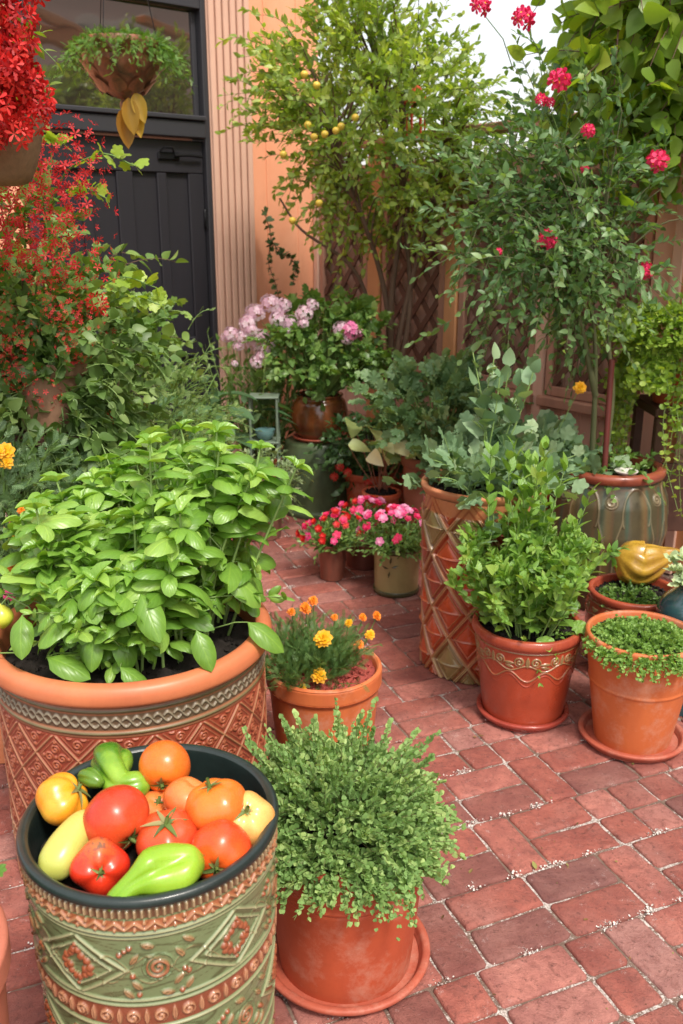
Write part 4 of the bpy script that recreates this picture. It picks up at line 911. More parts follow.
# ------------------------------------------------------------------ basil in its big relief pot
rs = np.random.RandomState(11)
bas = thing('potted_basil', 'bushy bright green basil in a wide terracotta pot with rust coloured relief', 'potted plant', (-.5215, 2.044, 0))
basil_pot(bas, .344, .62, .325); soil(bas, .302, .560, seed=1)
n = 84; P0 = soil_starts(rs, n, .200, .56); P0[:, 1] += .02; P0[:, 0] += .035
D = outward(P0, (.055, .02, 0), 1.0, rs, .08); L0 = .34 + .12 * rs.rand(n); L0 *= np.where(P0[:, 0] + .6 * P0[:, 1] > .06, 1.30, 1.0); L0 *= np.where(np.abs(P0[:, 0] + .02) < .05, .86, 1.0); L0 *= np.where(P0[:, 1] < -.08, .80, 1)
pa = twigs(rs, P0, D, L0, .12, 8, .05); st = MB(); tubes(st, pa, .0042, .0026, 6); lf = MB(); NK = 7
for k in range(NK):
    t = .27 + .73 * (k / (NK - 1)) ** .85; x = t * 7; i = min(int(x), 6); pos = pa[:, i] * (1 - (x - i)) + pa[:, i + 1] * (x - i); tan = norm(pa[:, i + 1] - pa[:, i])
    for sgn in (0, 1, 2, 3) if k >= 5 else (0, 1):
        q = (k * PI / 2 + sgn * (PI if k < 5 else PI / 2) + np.arange(n) * 2.4)[:, None]; a = norm(np.cross(tan, up3 + .01)); b = np.cross(a, tan); side = a * np.cos(q) + b * np.sin(q)
        if k < 5: Dd = norm(side * 1.0 + tan * .45 + rs.randn(n, 3) * .25 + up3 * (-.1 if t < .45 else .35)); s_ = (.052 + .062 * rs.rand(n)) * (1.08 if k > 0 else .8)
        elif k == 5: Dd = norm(side * 1.0 + tan * .70 + rs.randn(n, 3) * .20); s_ = .062 + .034 * rs.rand(n)
        else: Dd = norm(side * .9 + tan * .55 + rs.randn(n, 3) * .15); s_ = .034 + .026 * rs.rand(n)
        Nn = norm(tan * .8 + up3 * .5 + rs.randn(n, 3) * .22)
        if k < 5: tubes(st, np.stack([pos, pos + Dd * .010, pos + Dd * .018], 1), .0014, .0012, 4); pos = pos + Dd * .014
        rn = np.clip(.02 + .70 * rs.rand(n) + .30 * (t - .4), 0, 1); kd = rs.randint(0, 4, n)
        if k == 6: inst(lf, TBS, pos, Dd, Nn, s_, rn)
        else:
            for w_i in range(4): q_ = kd == w_i; inst(lf, TB_[w_i], pos[q_], Dd[q_], Nn[q_], s_[q_], rn[q_])
# side shoots that fill the inside
n2 = 120; pk = pa[rs.randint(0, n, n2), rs.randint(1, 5, n2)]; pb = twigs(rs, pk, norm(rdir(rs, n2) * .8 + up3 * .7), .11 + .08 * rs.rand(n2), .1, 4, .05); tubes(st, pb, .002, .0013, 5)
leafy(lf, rs, pb, 4, TB, .058, 1.1, .3, up=.7, pairs=True, shrink=.35)
# the big drooping front leaves
for (x, y, z, dx, dy, dz, s_) in ((-.30, -.27, .66, -.1, -.75, -.85, .115), (-.175, -.24, .745, .10, -.8, -.55, .10), (.09, -.25, .80, .5, -.9, -.55, .12), (-.02, -.24, .70, -.05, -.8, -.7, .085), (.20, -.22, .70, .4, -.6, -.6, .10), (.30, -.10, .665, .9, -.35, -.35, .115), (.27, .0, .78, .8, -.2, -.7, .12), (-.34, -.14, .76, -.7, -.5, -.5, .11), (-.12, -.27, .66, .9, -.3, -.1, .11), (.04, -.28, .64, .8, -.2, -.35, .09)):
    inst(lf, TB, [[x, y, z]], [[dx, dy, dz]], [[dx * .3, dy * .8 - .2, .75]], s_, .35); tubes(st, [[[x * .7, y * .7 + .02, z - .04], [x * .9, y * .9, z - .005], [x, y, z]]], .002, .0015, 4)
st.obj('stems', PSTEM, bas); lf.obj('foliage', LF_BASIL, bas)

# ------------------------------------------------------------------ thyme-like mound in plain orange pot, front
rs = np.random.RandomState(12)
th_ = thing('potted_herb_mound', 'low grey green mound of tiny leaves over a plain orange pot beside the vegetable jar', 'potted plant', (.008, 1.622, 0))
plain_pot(th_, .180, .355, .145, TERRA_RED, .075, .010, .016, .05, grooves=(.12, .05), rings=((.255, .0025, .004), (.247, -.002, .003))); saucer(th_, .188, .034); soil(th_, .160, .305)
def mound(o, rs, c, R, zh, n, L, leafsize, mat, tpl, per=8, r_st=.0009, front=.0, stemm=WSTEM, droop=.6, ang=1.0):
    a = rs.rand(n) * 6.283; q = np.sqrt(rs.rand(n)); P = np.column_stack([c[0] + q * R * .80 * np.cos(a), c[1] + q * R * .80 * np.sin(a), c[2] + zh * (1 - q ** 2) * rs.rand(n)])
    D = norm(np.column_stack([np.cos(a) * q * 1.3, np.sin(a) * q * 1.3, .75 - .55 * q ** 2 + 0 * a]) + rs.randn(n, 3) * .35)
    pa = twigs(rs, P, D, L * (.6 + .7 * rs.rand(n)), droop * q ** 2, 6, .12); st = MB(); tubes(st, pa, r_st, r_st * .6, 3); st.obj('stems', stemm, o)
    lf = MB(); leafy(lf, rs, pa, per, tpl, leafsize, ang, .25, up=.6, pairs=True, shrink=.25, jit=.5); return lf
lf = mound(th_, rs, (-.02, .01, .345), .235, .115, 1350, .070, .0150, LF_THYME, T_lobed(3, .40, 9, .05), 8, droop=.25)
nn = 26; P0 = np.column_stack([.155 * np.cos(rs.rand(nn) * PI - PI + .0), .155 * np.sin(-rs.rand(nn) * 2.6 - .2), np.full(nn, .365)]); P0[:, 0] = .03 + .10 * rs.rand(nn); P0[:, 1] = -.14 - .02 * rs.rand(nn)
pb = twigs(rs, P0, np.column_stack([rs.randn(nn) * .3, -np.ones(nn) * .8, rs.rand(nn) * .2]), .05 + .05 * rs.rand(nn), .8, 6, .1); leafy(lf, rs, pb, 9, T_lobed(3, .40, 9, .05), .013, 1, .1, pairs=True, shrink=.4)
ns = 110; P0, D0_ = ball_starts(rs, ns, (-.02, .02, .43), (.23, .21, .09)); D0_ = norm(D0_ * .8 + up3 * .8); pc = twigs(rs, P0, D0_, .045 + .05 * rs.rand(ns), .1, 6, .1); sx = MB(); tubes(sx, pc, .0009, .0006, 3); sx.obj('shoots', WSTEM, th_)
leafy(lf, rs, pc, 10, T_lobed(3, .40, 9, .05), .015, 1, .1, pairs=True, shrink=.3)
lf.obj('foliage', LF_THYME, th_)

# ------------------------------------------------------------------ marigolds
rs = np.random.RandomState(13)
mg = thing('potted_marigolds', 'yellow and orange marigolds in an orange pot behind the big basil pot', 'potted plant', (-.050, 2.31, 0))
plain_pot(mg, .165, .37, .13, TERRA, .055, .008, .016, .04, grooves=(.9, .1), seed=4); soil(mg, .150, .345, RSOIL)
nm = 230; P0 = soil_starts(rs, nm, .11, .345) + np.array([-.055, -.005, 0]); pa = twigs(rs, P0, outward(P0, (-.06, 0, 0), 5, rs, .3), .09 + .09 * rs.rand(nm), .25, 5, .1)
st = MB(); tubes(st, pa, .0012, .0008, 4); st.obj('stems', GSTEM, mg); lf = MB(); leafy(lf, rs, pa, 6, TFF, .042, .9, .15, up=.5)
lf.obj('foliage', m_leaf('fine_marigold_leaf', (.05, .12, .035), (.10, .20, .06), (.18, .30, .11), .5, .3), mg)
for (x, y, z, c, s_) in ((.0, -.09, .49, 'y', 1.25), (-.01, -.13, .40, 'y', 1.1), (-.05, -.02, .55, 'o', 1.0), (-.03, .02, .555, 'o', .85), (-.09, .0, .53, 'o', .7), (.11, .03, .50, 'o', .7), (.13, .0, .46, 'y', .75), (.10, -.03, .445, 'o', .75), (.15, .04, .50, 'o', .8), (.07, -.01, .50, 'y', .6), (-.055, -.12, .36, 'y', .55), (.03, .03, .50, 'o', .6)):
    me = (ME_YM[rs.randint(2)] if c == 'y' else ME_OM[0]); place('flower', me, mg, (x, y, z), face_rot((rs.randn() * .3, -.8, .9)), s_)
    s2 = MB(); tubes(s2, [[[x * .5 - .02, y * .3, .35], [x * .8, y * .7 + .01, (z + .35) / 2], [x, y + .008, z - .008]]], .0013, .0013, 4); s2.obj('flower_stem', GSTEM, mg)

# ------------------------------------------------------------------ tall diamond jar with blue-green plant
rs = np.random.RandomState(14)
dj = thing('tall_diamond_pot_plant', 'grey blue green leafy plant in a tall orange jar with raised glazed diamonds', 'potted plant', (.5025, 3.064, 0))
diamond_jar(dj, .205, .70); soil(dj, .180, .66)
n = 85; P0 = soil_starts(rs, n, .14, .66); pa = twigs(rs, P0, outward(P0, (-.03, .02, 0), 5, rs, .3), .14 + .16 * rs.rand(n), .25, 6, .08); st = MB(); tubes(st, pa, .003, .0015, 5)
lf = MB(); leafy(lf, rs, pa, 5, TLOB, .062, 1.1, .3, up=.7, shrink=.2)
pt = twigs(rs, soil_starts(rs, 9, .06, .66) + np.array([.03, .05, 0]), np.column_stack([rs.randn(9) * .12 + .05, rs.randn(9) * .12, np.ones(9)]), .36 + .14 * rs.rand(9), 0, 8, .05); tubes(st, pt, .004, .002, 5)
leafy(lf, rs, pt, 8, TLW, .085, 1.1, .25, up=.7, shrink=.3); st.obj('stems', PSTEM, dj); lf.obj('foliage', LF_BLUE, dj)

# ------------------------------------------------------------------ celery-green herb in the red scroll pot
rs = np.random.RandomState(15)
cp = thing('potted_green_herb', 'tall fresh green herb in a red brown pot with green scroll relief band', 'potted plant', (.606, 2.682, 0))
scroll_pot(cp, .178, .335, .128); saucer(cp, .152, .032, m_clay('glazed_saucer', (.36, .06, .04), None, .3, .3, 8, .15, coat=.3)); soil(cp, .150, .295)
n = 74; P0 = soil_starts(rs, n, .10, .295); D = outward(P0, (0, 0, 0), 4.0, rs, .14); pa = twigs(rs, P0, D, .24 + .14 * rs.rand(n), .10, 7, .06); st = MB(); tubes(st, pa, .0030, .0015, 5)
lf = MB(); leafy(lf, rs, pa, 8, TLW, .043, 1.15, .28, up=.8, shrink=.05, pairs=True)
tp = pa[:, -1]; tw = twigs(rs, np.repeat(tp, 2, 0), norm(rs.randn(2 * n, 3) * .6 + up3 * .5), .05, .1, 4); leafy(lf, rs, tw, 4, TL, .034, 1, .2, up=.7, pairs=True)
low = twigs(rs, soil_starts(rs, 60, .12, .30), norm(rs.randn(60, 3) * .8 + up3 * .5), .09 + .04 * rs.rand(60), .2, 5); leafy(lf, rs, low, 6, TD, .022, 1, .2, pairs=True)
inst(lf, TGER, [[.02, -.13, .34], [.0, -.1, .37], [-.09, -.11, .40], [.12, -.09, .36]], [[.2, -.9, -.5], [-.4, -.8, -.2], [-.8, -.5, .1], [.8, -.3, -.1]], [[0, -.6, .8]], [.06, .05, .045, .05], [.6, .3, .4, .5])
back = twigs(rs, soil_starts(rs, 14, .05, .30) + np.array([-.02, .09, 0]), norm(rs.randn(14, 3) * .14 + up3), .50 + .10 * rs.rand(14), .03, 8); tubes(st, back, .003, .0015, 5); leafy(lf, rs, back, 9, TL, .055, 1.1, .45, up=.75, pairs=True, shrink=.1)
st.obj('stems', PSTEM, cp); lf.obj('foliage', LF_MINT, cp)

# ------------------------------------------------------------------ microgreens in the plain orange pot
rs = np.random.RandomState(16)
mp_ = thing('potted_microgreens', 'low carpet of tiny green seedlings in a plain orange terracotta pot on a saucer', 'potted plant', (.923, 2.52, 0))
plain_pot(mp_, .170, .372, .116, TERRA, .070, .010, .015, .05, grooves=(.10, .55), rings=((.215, .003, .005),), seed=6); saucer(mp_, .165, .032); soil(mp_, .150, .345)
lf = mound(mp_, rs, (-.01, -.045, .350), .185, .035, 720, .035, .0125, LF_LIME, T_round(6, .2), 4, stemm=GSTEM, droop=.6, ang=1.2); lf.obj('foliage', m_leaf('seedling_leaf', (.10, .20, .04), (.19, .34, .075), (.30, .46, .13), .5, .3), mp_)

# ------------------------------------------------------------------ scroll bowl, glazed gourd and teal vase at the right edge
rs = np.random.RandomState(17)
bw = thing('bowl_planter', 'round reddish bowl planter with green scroll relief and sparse seedlings', 'planter', (1.045, 2.98, 0))
scroll_bowl(bw, .160, .325); soil(bw, .138, .295); lf = mound(bw, rs, (-.02, -.03, .30), .115, .02, 240, .03, .013, LF_MID, T_round(6, .2), 4, stemm=GSTEM); lf.obj('foliage', LF_MID, bw)
AMB = m_clay('amber_honey_glaze', (.52, .32, .04), (.30, .15, .02), .3, .6, 16, .3, coat=.5)
gd = thing('ceramic_gourd', 'amber glazed ceramic gourd lying on the round scroll relief planter', 'ornament', (1.085, 3.04, .398)); mb = MB()
sweep(mb, [(-.095, .0, .035), (-.06, .0, .02), (-.01, -.005, .0), (.05, -.01, .02), (.09, -.012, .035), (.13, -.015, .045)], [.014, .060, .080, .086, .074, .052, .034, .026, .012], 40, lambda a, q: 1 - .20 * (1 - abs(math.sin(5 * a))) ** 2 * math.sin(PI * q) + .02 * math.sin(17 * q + 3 * a)); mb.obj('gourd_body', AMB, gd)
mb = MB(); tubes(mb, [[[-.088, 0, .035], [-.105, 0, .045], [-.115, .004, .06]]], .007, .004, 7); mb.obj('gourd_stalk', m_plain('brown_stalk', (.18, .07, .03), .5), gd)
tv = thing('teal_vase_plant', 'pale rosette succulents in a dark teal glazed vase at the right edge', 'potted plant', (1.165, 2.735, 0)); mb = MB()
pr = smooth_profile([(.001, 0), (.075, .0), (.085, .01), (.075, .12), (.085, .22), (.118, .31), (.112, .37), (.070, .415), (.058, .43), (.066, .448), (.060, .45), (.050, .435), (.045, .40)], 8); lathe(mb, pr, 80)
mb.obj('vase', m_clay('dark_teal_glaze', (.030, .075, .085), (.018, .045, .06), .18, .3, 7, .1, coat=.9), tv)
lf = MB()
for q in range(26):
    c = np.array([rs.uniform(-.10, .09), rs.uniform(-.08, .07), .455 + rs.uniform(0, .07)]); ax = norm(rs.randn(3) * .5 + np.array([-.2, -.5, 1.0])); k = 11; a = np.arange(k) * 2.4; x = norm(np.cross(ax, [.2, .9, .1])); y = np.cross(ax, x); el = np.linspace(.1, 1.2, k)[:, None]
    inst(lf, T_leaf(.55, 3, 1, .1, -.2, peak=1.4), np.tile(c, (k, 1)), (np.cos(a)[:, None] * x + np.sin(a)[:, None] * y) * np.cos(el) + ax * np.sin(el), ax, .033 * (1.1 - .5 * np.linspace(0, 1, k)), .2 + .7 * rs.rand(k))
lf.obj('rosettes', m_leaf('pale_succulent_leaf', (.20, .30, .16), (.36, .46, .26), (.52, .58, .34), .5, .15), tv)

# ------------------------------------------------------------------ flowering shrub in the drip-glazed urn
rs = np.random.RandomState(18)
ur = thing('potted_flowering_shrub', 'tall dark green shrub with rose pink flower heads in an olive drip glazed urn', 'potted shrub', (1.117, 3.62, 0))
drip_urn(ur, .215, .62); soil(ur, .185, .575)
trk = [[[-.08, .0, .57], [-.085, .01, .85], [-.10, .02, 1.10], [-.14, .02, 1.3]], [[-.02, .03, .57], [-.01, .03, .9], [-.05, .02, 1.15], [-.02, .0, 1.4]], [[-.085, .01, .9], [-.16, .0, 1.15], [-.25, -.02, 1.4], [-.3, -.03, 1.6]]]
st = MB(); 
for q in trk: tubes(st, [smooth_profile3(q, 5)], .013, .006, 8)
c = (-.22, .02, 1.58)
P0, D0_ = ball_starts(rs, 500, c, (.52, .34, .50), .2, clumps=30, cs=.26); D0_ = norm(D0_ + up3 * .25 + rs.randn(500, 3) * .4); bad = ((P0[:, 0] > -.02) & (rs.rand(500) < .90)) | ((P0[:, 0] > -.12) & (P0[:, 2] < 1.38)); P0[bad, 0] = -.22 - .45 * rs.rand(bad.sum()); P0[bad, 2] = 1.55 + .45 * (rs.rand(bad.sum()) - .3); pa = twigs(rs, P0, D0_, .15 + .12 * rs.rand(500), .3, 6, .1)
ctr = np.array([-.12, .02, 1.3]); nb_ = 60; ends = P0[rs.randint(0, 500, nb_)]; br = np.stack([ctr + (ends - ctr) * t + np.array([0, 0, .08]) * math.sin(t * 3) for t in np.linspace(0, 1, 6)], 1); tubes(st, br, .005, .002, 5); tubes(st, pa, .0017, .001, 4); st.obj('stems', m_plain('dark_shrub_stem', (.09, .10, .04), .7), ur)
lf = MB(); leafy(lf, rs, pa, 11, TL, .042, 1.0, .05, up=.6, shrink=.2, jit=.5); 
dp = twigs(rs, np.column_stack([rs.uniform(-.30, -.16, 70), rs.uniform(-.2, .2, 70), rs.uniform(1.28, 1.5, 70)]), norm(rs.randn(70, 3) * .6 - up3 * .3), .14 + .1 * rs.rand(70), .5, 6); leafy(lf, rs, dp, 7, TL, .045, 1, .05, up=.6)
lf.obj('foliage', m_leaf('shrub_leaf', (.05, .12, .045), (.11, .22, .08), (.24, .37, .17), .42, .38), ur)
n = 46; P1 = soil_starts(rs, n, .17, .58); pu = twigs(rs, P1, outward(P1, (0, 0, 0), 5, rs, .35), .12 + .16 * rs.rand(n), .5, 6); lu = MB(); tubes(lu, pu, .0015, .001, 3); leafy(lu, rs, pu, 7, TLW, .036, 1.1, .1, up=.7); lu.obj('underplanting', LF_MID, ur)
for (x, y, z, s_) in ((.466, 3.4, 2.266, 1), (.613, 3.4, 2.227, 1.1), (.752, 3.4, 2.036, 1.15), (.69, 3.4, 1.975, .6), (.725, 3.42, 1.97, .5), (.861, 3.4, 1.877, .7), (1.113, 3.4, 1.779, 1.1), (.735, 3.36, 1.516, 1.0), (.86, 3.4, 1.75, .45), (1.112, 3.4, 1.405, .85), (.57, 3.4, 1.47, .4)):
    l = (x - 1.117, y - 3.62, z); place('flower_cluster', ME_ROSE[rs.randint(3)], ur, l, face_rot((rs.randn() * .4, -.7, .6)), s_)
    s2 = MB(); b0 = np.array([l[0] * .7 - .05, l[1] + .12, l[2] - .16 - .05 * rs.rand()]); tubes(s2, [[b0, (b0 + l) / 2 + np.array([.02, 0, .0]), np.array(l) + np.array([0, .01, -.01])]], .002, .0015, 4); s2.obj('flower_stem', GSTEM, ur)
mb = MB(); tubes(mb, [[[-.05, -.09, .56], [-.055, -.085, .8], [-.058, -.08, 1.06]]], .012, .012, 8); mb.obj('stake', m_plain('dark_red_stake', (.12, .025, .02), .5), ur)
dsh = MB(); lathe(dsh, smooth_profile([(.001, 0), (.035, 0), (.045, .008), (.046, .012), (.040, .011), (.001, .006)], 4), 40); o = dsh.obj('white_dish', m_plain('white_porcelain', (.72, .68, .64), .3, coat=.4)); o.location = (1.135, 3.47, .618); tag(o, 'small white dish resting on the olive urn under the shrub', 'dish')
# yellow flowering plant between urn and fence
yp = thing('potted_yellow_flower', 'grey green lobed plant with one yellow flower, behind the tall diamond jar', 'potted plant', (.80, 3.72, 0)); plain_pot(yp, .12, .5, .09, TERRA_RED, .04); soil(yp, .1, .47)
n = 60; P0 = soil_starts(rs, n, .07, .47); pa = twigs(rs, P0, outward(P0, (-.05, .02, 0), 6, rs, .25), .22 + .16 * rs.rand(n), .15, 6); st = MB(); tubes(st, pa, .003, .0018, 5); lf = MB(); leafy(lf, rs, pa, 5, TLOB, .085, 1.2, .35, up=.75, shrink=.15); tubes(st, [[[.03, 0, .47], [.09, -.05, .72], [.155, -.115, .93]]], .0025, .0018, 5)
st.obj('stems', PSTEM, yp); lf.obj('foliage', LF_BLUE, yp); place('flower', ME_YM[0], yp, (.158, -.12, .938), face_rot((0, -1, .4)), 1.3)

# ------------------------------------------------------------------ trailing lime plant on a stand at the right
rs = np.random.RandomState(19)
sd_ = thing('wooden_stand', 'dark brown wooden plant stand at the right edge under the trailing plant', 'plant stand', (1.47, 3.84, 0)); mb = MB(); box(mb, -.17, -.17, .80, .17, .17, .84, .005); mb.obj('top', m_plain('dark_brown_wood', (.07, .03, .018), .6, var=.4, stretch=(1, .1, 1), bmp=.3), sd_, smooth=False)
for sx in (-1, 1):
    for sy in (-1, 1): mb = MB(); box(mb, sx * .14 - .02, sy * .14 - .02, 0, sx * .14 + .02, sy * .14 + .02, .798, .004); mb.obj('leg', MC['dark_brown_wood'], sd_, smooth=False)
mb = MB(); box(mb, -.119, -.152, .30, .119, -.128, .60, .004); mb.obj('front_board', MC['dark_brown_wood'], sd_, smooth=False)
tj = thing('trailing_plant', 'lime green trailing plant spilling over an orange pot at the right edge', 'potted plant', (1.43, 3.80, .842)); plain_pot(tj, .135, .22, .10, TERRA_RED, .045); soil(tj, .115, .195)
n = 420; a = rs.rand(n) * 6.283; q = np.sqrt(rs.rand(n)); P0 = np.column_stack([q * .22 * np.cos(a) - .05, q * .20 * np.sin(a), .24 + .14 * (1 - q ** 2)]); D = norm(np.column_stack([np.cos(a) * 1.0, np.sin(a) * 1.0, .7 + 0 * a]) + rs.randn(n, 3) * .3)
pa = twigs(rs, P0, D, .10 + .10 * rs.rand(n), .5, 6); lf = MB(); leafy(lf, rs, pa, 9, TR, .024, 1.1, .1, up=.7, jit=.5)
nt_ = 120; an = PI + rs.uniform(-1.0, 1.9, nt_); P0 = np.column_stack([.14 * np.cos(an), .14 * np.sin(an), np.full(nt_, .25)]); P0[:, :2] *= 1.25; Ln = (.18 + .50 * rs.rand(nt_) ** 1.4); Ln = np.where(np.abs(an - (PI + .75)) < .35, .16, Ln)
tr = []; 
for i in range(nt_):
    o_ = np.array([math.cos(an[i]), math.sin(an[i]), 0]); w = rs.randn(2) * .02; pts = [P0[i] + o_ * .0, P0[i] + o_ * .035 + up3 * .015, P0[i] + o_ * .055 - up3 * Ln[i] * .3, P0[i] + o_ * (.055 + .05 * rs.rand()) - up3 * Ln[i] * .65 + np.array([w[0], 0, 0]), P0[i] + o_ * (.06 + .06 * rs.rand()) - up3 * Ln[i] + np.array([w[1], w[0], 0])]; tr.append(smooth_profile3(pts, 3))
tr = np.array(tr); st = MB(); tubes(st, tr, .0014, .001, 4); tubes(st, pa, .0012, .0008, 3); st.obj('stems', PSTEM, tj); leafy(lf, rs, tr, 17, TR, .025, 1.3, .0, tip=False, up=.4, jit=.7, pairs=True, shrink=.1); lf.obj('foliage', m_leaf('lime_small_leaf', (.12, .22, .03), (.24, .38, .06), (.46, .58, .14), .45, .4), tj)

# ------------------------------------------------------------------ bedding flowers in the middle
rs = np.random.RandomState(20)
def bedding(name, label, loc, Rt, H, Rb, mat, crown, nfl, flist, group=None, rim=None, extra=(0, 0)):
    o = thing(name, label, 'potted plant', loc, group=group); plain_pot(o, Rt, H, Rb, mat, .025, .004, .01, .03, bulge=.02 if name.endswith('urn') else .0, rim_mat=rim); soil(o, Rt - .012, H - .02)
    n = 150; P0 = soil_starts(rs, n, Rt * .8, H - .02); pa = twigs(rs, P0, outward(P0, (-extra[0] * .5, -extra[1] * .5, 0), 14, rs, .35), crown * (.6 + .6 * rs.rand(n)), .35, 5); st = MB(); tubes(st, pa, .0016, .001, 4); st.obj('stems', GSTEM, o)
    lf = MB(); leafy(lf, rs, pa, 7, TL, .030, 1.1, .1, up=.7); lf.obj('foliage', LF_MID, o)
    for i in range(nfl):
        a = rs.rand() * 6.283; e = rs.rand() ** .8 * 1.35; R = crown * (.9 + .2 * rs.rand()); d = np.array([math.cos(a) * math.sin(e), math.sin(a) * math.sin(e), math.cos(e) * .75])
        place('flower', flist[rs.randint(len(flist))], o, tuple(np.array([extra[0], extra[1], H]) + d * R), face_rot(tuple(d + np.array([0, -.5, .2]))), .9 + .5 * rs.rand())
    return o
CREAMG = m_clay('cream_olive_glaze', (.38, .32, .14), (.26, .21, .09), .35, .2, 6, .1, coat=.4); DKOL = m_clay('dark_olive_glaze', (.08, .08, .035), None, .3, coat=.4)
c1_ = bedding('potted_bedding_flowers', 'pink and magenta flowers in a cream and olive cylinder pot on the bricks', (.245, 3.75, 0), .105, .225, .098, CREAMG, .205, 46, ME_IP + ME_IR[:1], rim=DKOL)
mb = MB(); lathe(mb, [(.100, .002), (.1035, .004), (.1040, .022), (.1005, .025)], 64); mb.obj('foot_band', DKOL, c1_)
mb = MB(); inst(mb, TDN, [[-.035, -.1015, .16], [-.035, -.1015, .13], [-.03, -.102, .145], [-.04, -.1005, .14]], [[.2, 0, 1], [-.2, 0, -1], [1, 0, .3], [-1, 0, .5]], [[-.3, -1, 0]], .035); mb.obj('painted_sprig', DKOL, c1_)
bedding('potted_bedding_flowers', 'red and rose flowers in a small brown red pot left of the cream pot', (-.043, 3.90, 0), .068, .175, .055, m_clay('speckled_brown_red', (.24, .07, .045), (.15, .06, .04), .45, .5, 20, .2), .18, 38, ME_IR + ME_IP[:1], extra=(.03, 0))
bedding('potted_bedding_flowers', 'mixed rose and pink flowers in a dark brown pot behind the cream pot', (.11, 4.07, 0), .10, .20, .085, m_clay('dark_brown_clay', (.16, .05, .035), None, .5), .17, 40, ME_IR + ME_IP)
cl = thing('caladium_plant', 'cream and green broad leaved plant rising behind the bedding flowers', 'potted plant', (.20, 4.32, 0)); plain_pot(cl, .10, .30, .085, TERRA_RED, .03); soil(cl, .085, .28)
n = 17; P0 = soil_starts(rs, n, .03, .28); pa = twigs(rs, P0, np.column_stack([rs.randn(n) * .28, rs.randn(n) * .22 - .08, np.ones(n)]), .22 + .24 * rs.rand(n), .08, 6); st = MB(); tubes(st, pa, .003, .002, 5); st.obj('stems', m_plain('rosy_stem', (.28, .12, .08), .5), cl)
lf = MB(); d = norm(np.column_stack([rs.randn(n), rs.randn(n) - .4, np.full(n, -.1)])); inst(lf, T_leaf(.70, 6, 2, .12, .35, peak=.6), pa[:, -1], d, up3 + rs.randn(n, 3) * .35 + np.array([0, -.6, 0]), .11 + .05 * rs.rand(n), rs.rand(n)); lf.obj('foliage', LF_CREAM, cl)
# round leaved bush in a big pale red pot
bq = thing('round_leaf_bush', 'grey green round leaved bush in a pale red pot left of the diamond jar', 'potted plant', (.46, 4.28, 0)); plain_pot(bq, .17, .50, .12, m_clay('rosy_clay', (.40, .15, .10), None, .6, .3), .05, bulge=.01); soil(bq, .15, .46)
n = 115; P0, D_ = ball_starts(rs, n, (-.03, -.04, .72), (.30, .26, .22), .1); pa = twigs(rs, P0, norm(D_ + up3 * .5), .10 + .1 * rs.rand(n), .2, 5); st = MB(); tubes(st, np.stack([np.array([0, 0, .47]) + (P0 - np.array([0, 0, .47])) * t for t in (0, .4, .8, 1)], 1), .004, .002, 4); tubes(st, pa, .002, .0012, 4); st.obj('stems', PSTEM, bq)
lf = MB(); leafy(lf, rs, pa, 6, TGER, .062, 1.1, .1, up=.75, shrink=.1); lf.obj('foliage', m_leaf('soft_green_round_leaf', (.08, .17, .07), (.16, .28, .13), (.30, .42, .22), .5, .25), bq)

# ------------------------------------------------------------------ green urn with the copper pot on it, pink geraniums
rs = np.random.RandomState(21)
COP = m_clay('copper_brown_glaze', (.26, .075, .02), (.07, .03, .015), .22, .3, 7, .1, coat=.9); OLV = m_clay('worn_olive_glaze', (.085, .12, .055), (.05, .075, .04), .45, .5, 6, .25, coat=.2)
gu = thing('green_urn', 'large worn olive green glazed urn standing upside down as a plinth', 'urn', (-.125, 4.98, 0)); mb = MB()
lathe(mb, smooth_profile([(.001, .001), (.20, .0), (.225, .005), (.228, .03), (.215, .05), (.222, .18), (.215, .30), (.195, .39), (.185, .41), (.16, .415), (.001, .415)], 6), 96); mb.obj('urn_body', OLV, gu)
cpp = thing('copper_pot_shrub', 'leafy lilac pink flowering shrub in a shiny copper brown pot on the green urn', 'potted plant', (-.125, 4.98, .418)); saucer(cpp, .15, .02); mb = MB()
lathe(mb, smooth_profile([(.001, .012), (.10, .013), (.125, .02), (.160, .09), (.162, .15), (.148, .21), (.130, .235), (.136, .25), (.128, .254), (.116, .245), (.11, .21)], 7), 96); mb.obj('pot', COP, cpp); soil(cpp, .105, .215)
P0, D_ = ball_starts(rs, 260, (.04, -.02, .50), (.36, .26, .27), .15, top=-.55); pa = twigs(rs, P0, norm(D_ + up3 * .3 + rs.randn(260, 3) * .4), .10 + .08 * rs.rand(260), .3, 5); st = MB(); tubes(st, np.stack([np.array([0, 0, .2]) + (P0 - np.array([0, 0, .2])) * t for t in (0, .4, .8, 1)], 1), .004, .002, 4); st.obj('stems', PSTEM, cpp)
lf = MB(); leafy(lf, rs, pa, 6, TLW, .048, 1.1, .1, up=.7); leafy(lf, rs, pa[:110], 3, TGER, .075, 1.1, .4, up=.7); lf.obj('foliage', LF_MID, cpp)
def heads(o, org, lst, mes, s0=1.0):
    for (x, y, z, s_) in lst:
        l = np.array([x, y, z]) - np.array(org); place('flower_cluster', mes[rs.randint(len(mes))], o, tuple(l), face_rot((rs.randn() * .4, -.8, .7)), s_ * s0); s2 = MB(); b0 = l + np.array([rs.randn() * .03, .08, -.15]); tubes(s2, [[b0, (b0 + l) / 2 + .006, l - up3 * .01]], .002, .0015, 4); s2.obj('flower_stem', PSTEM, o)
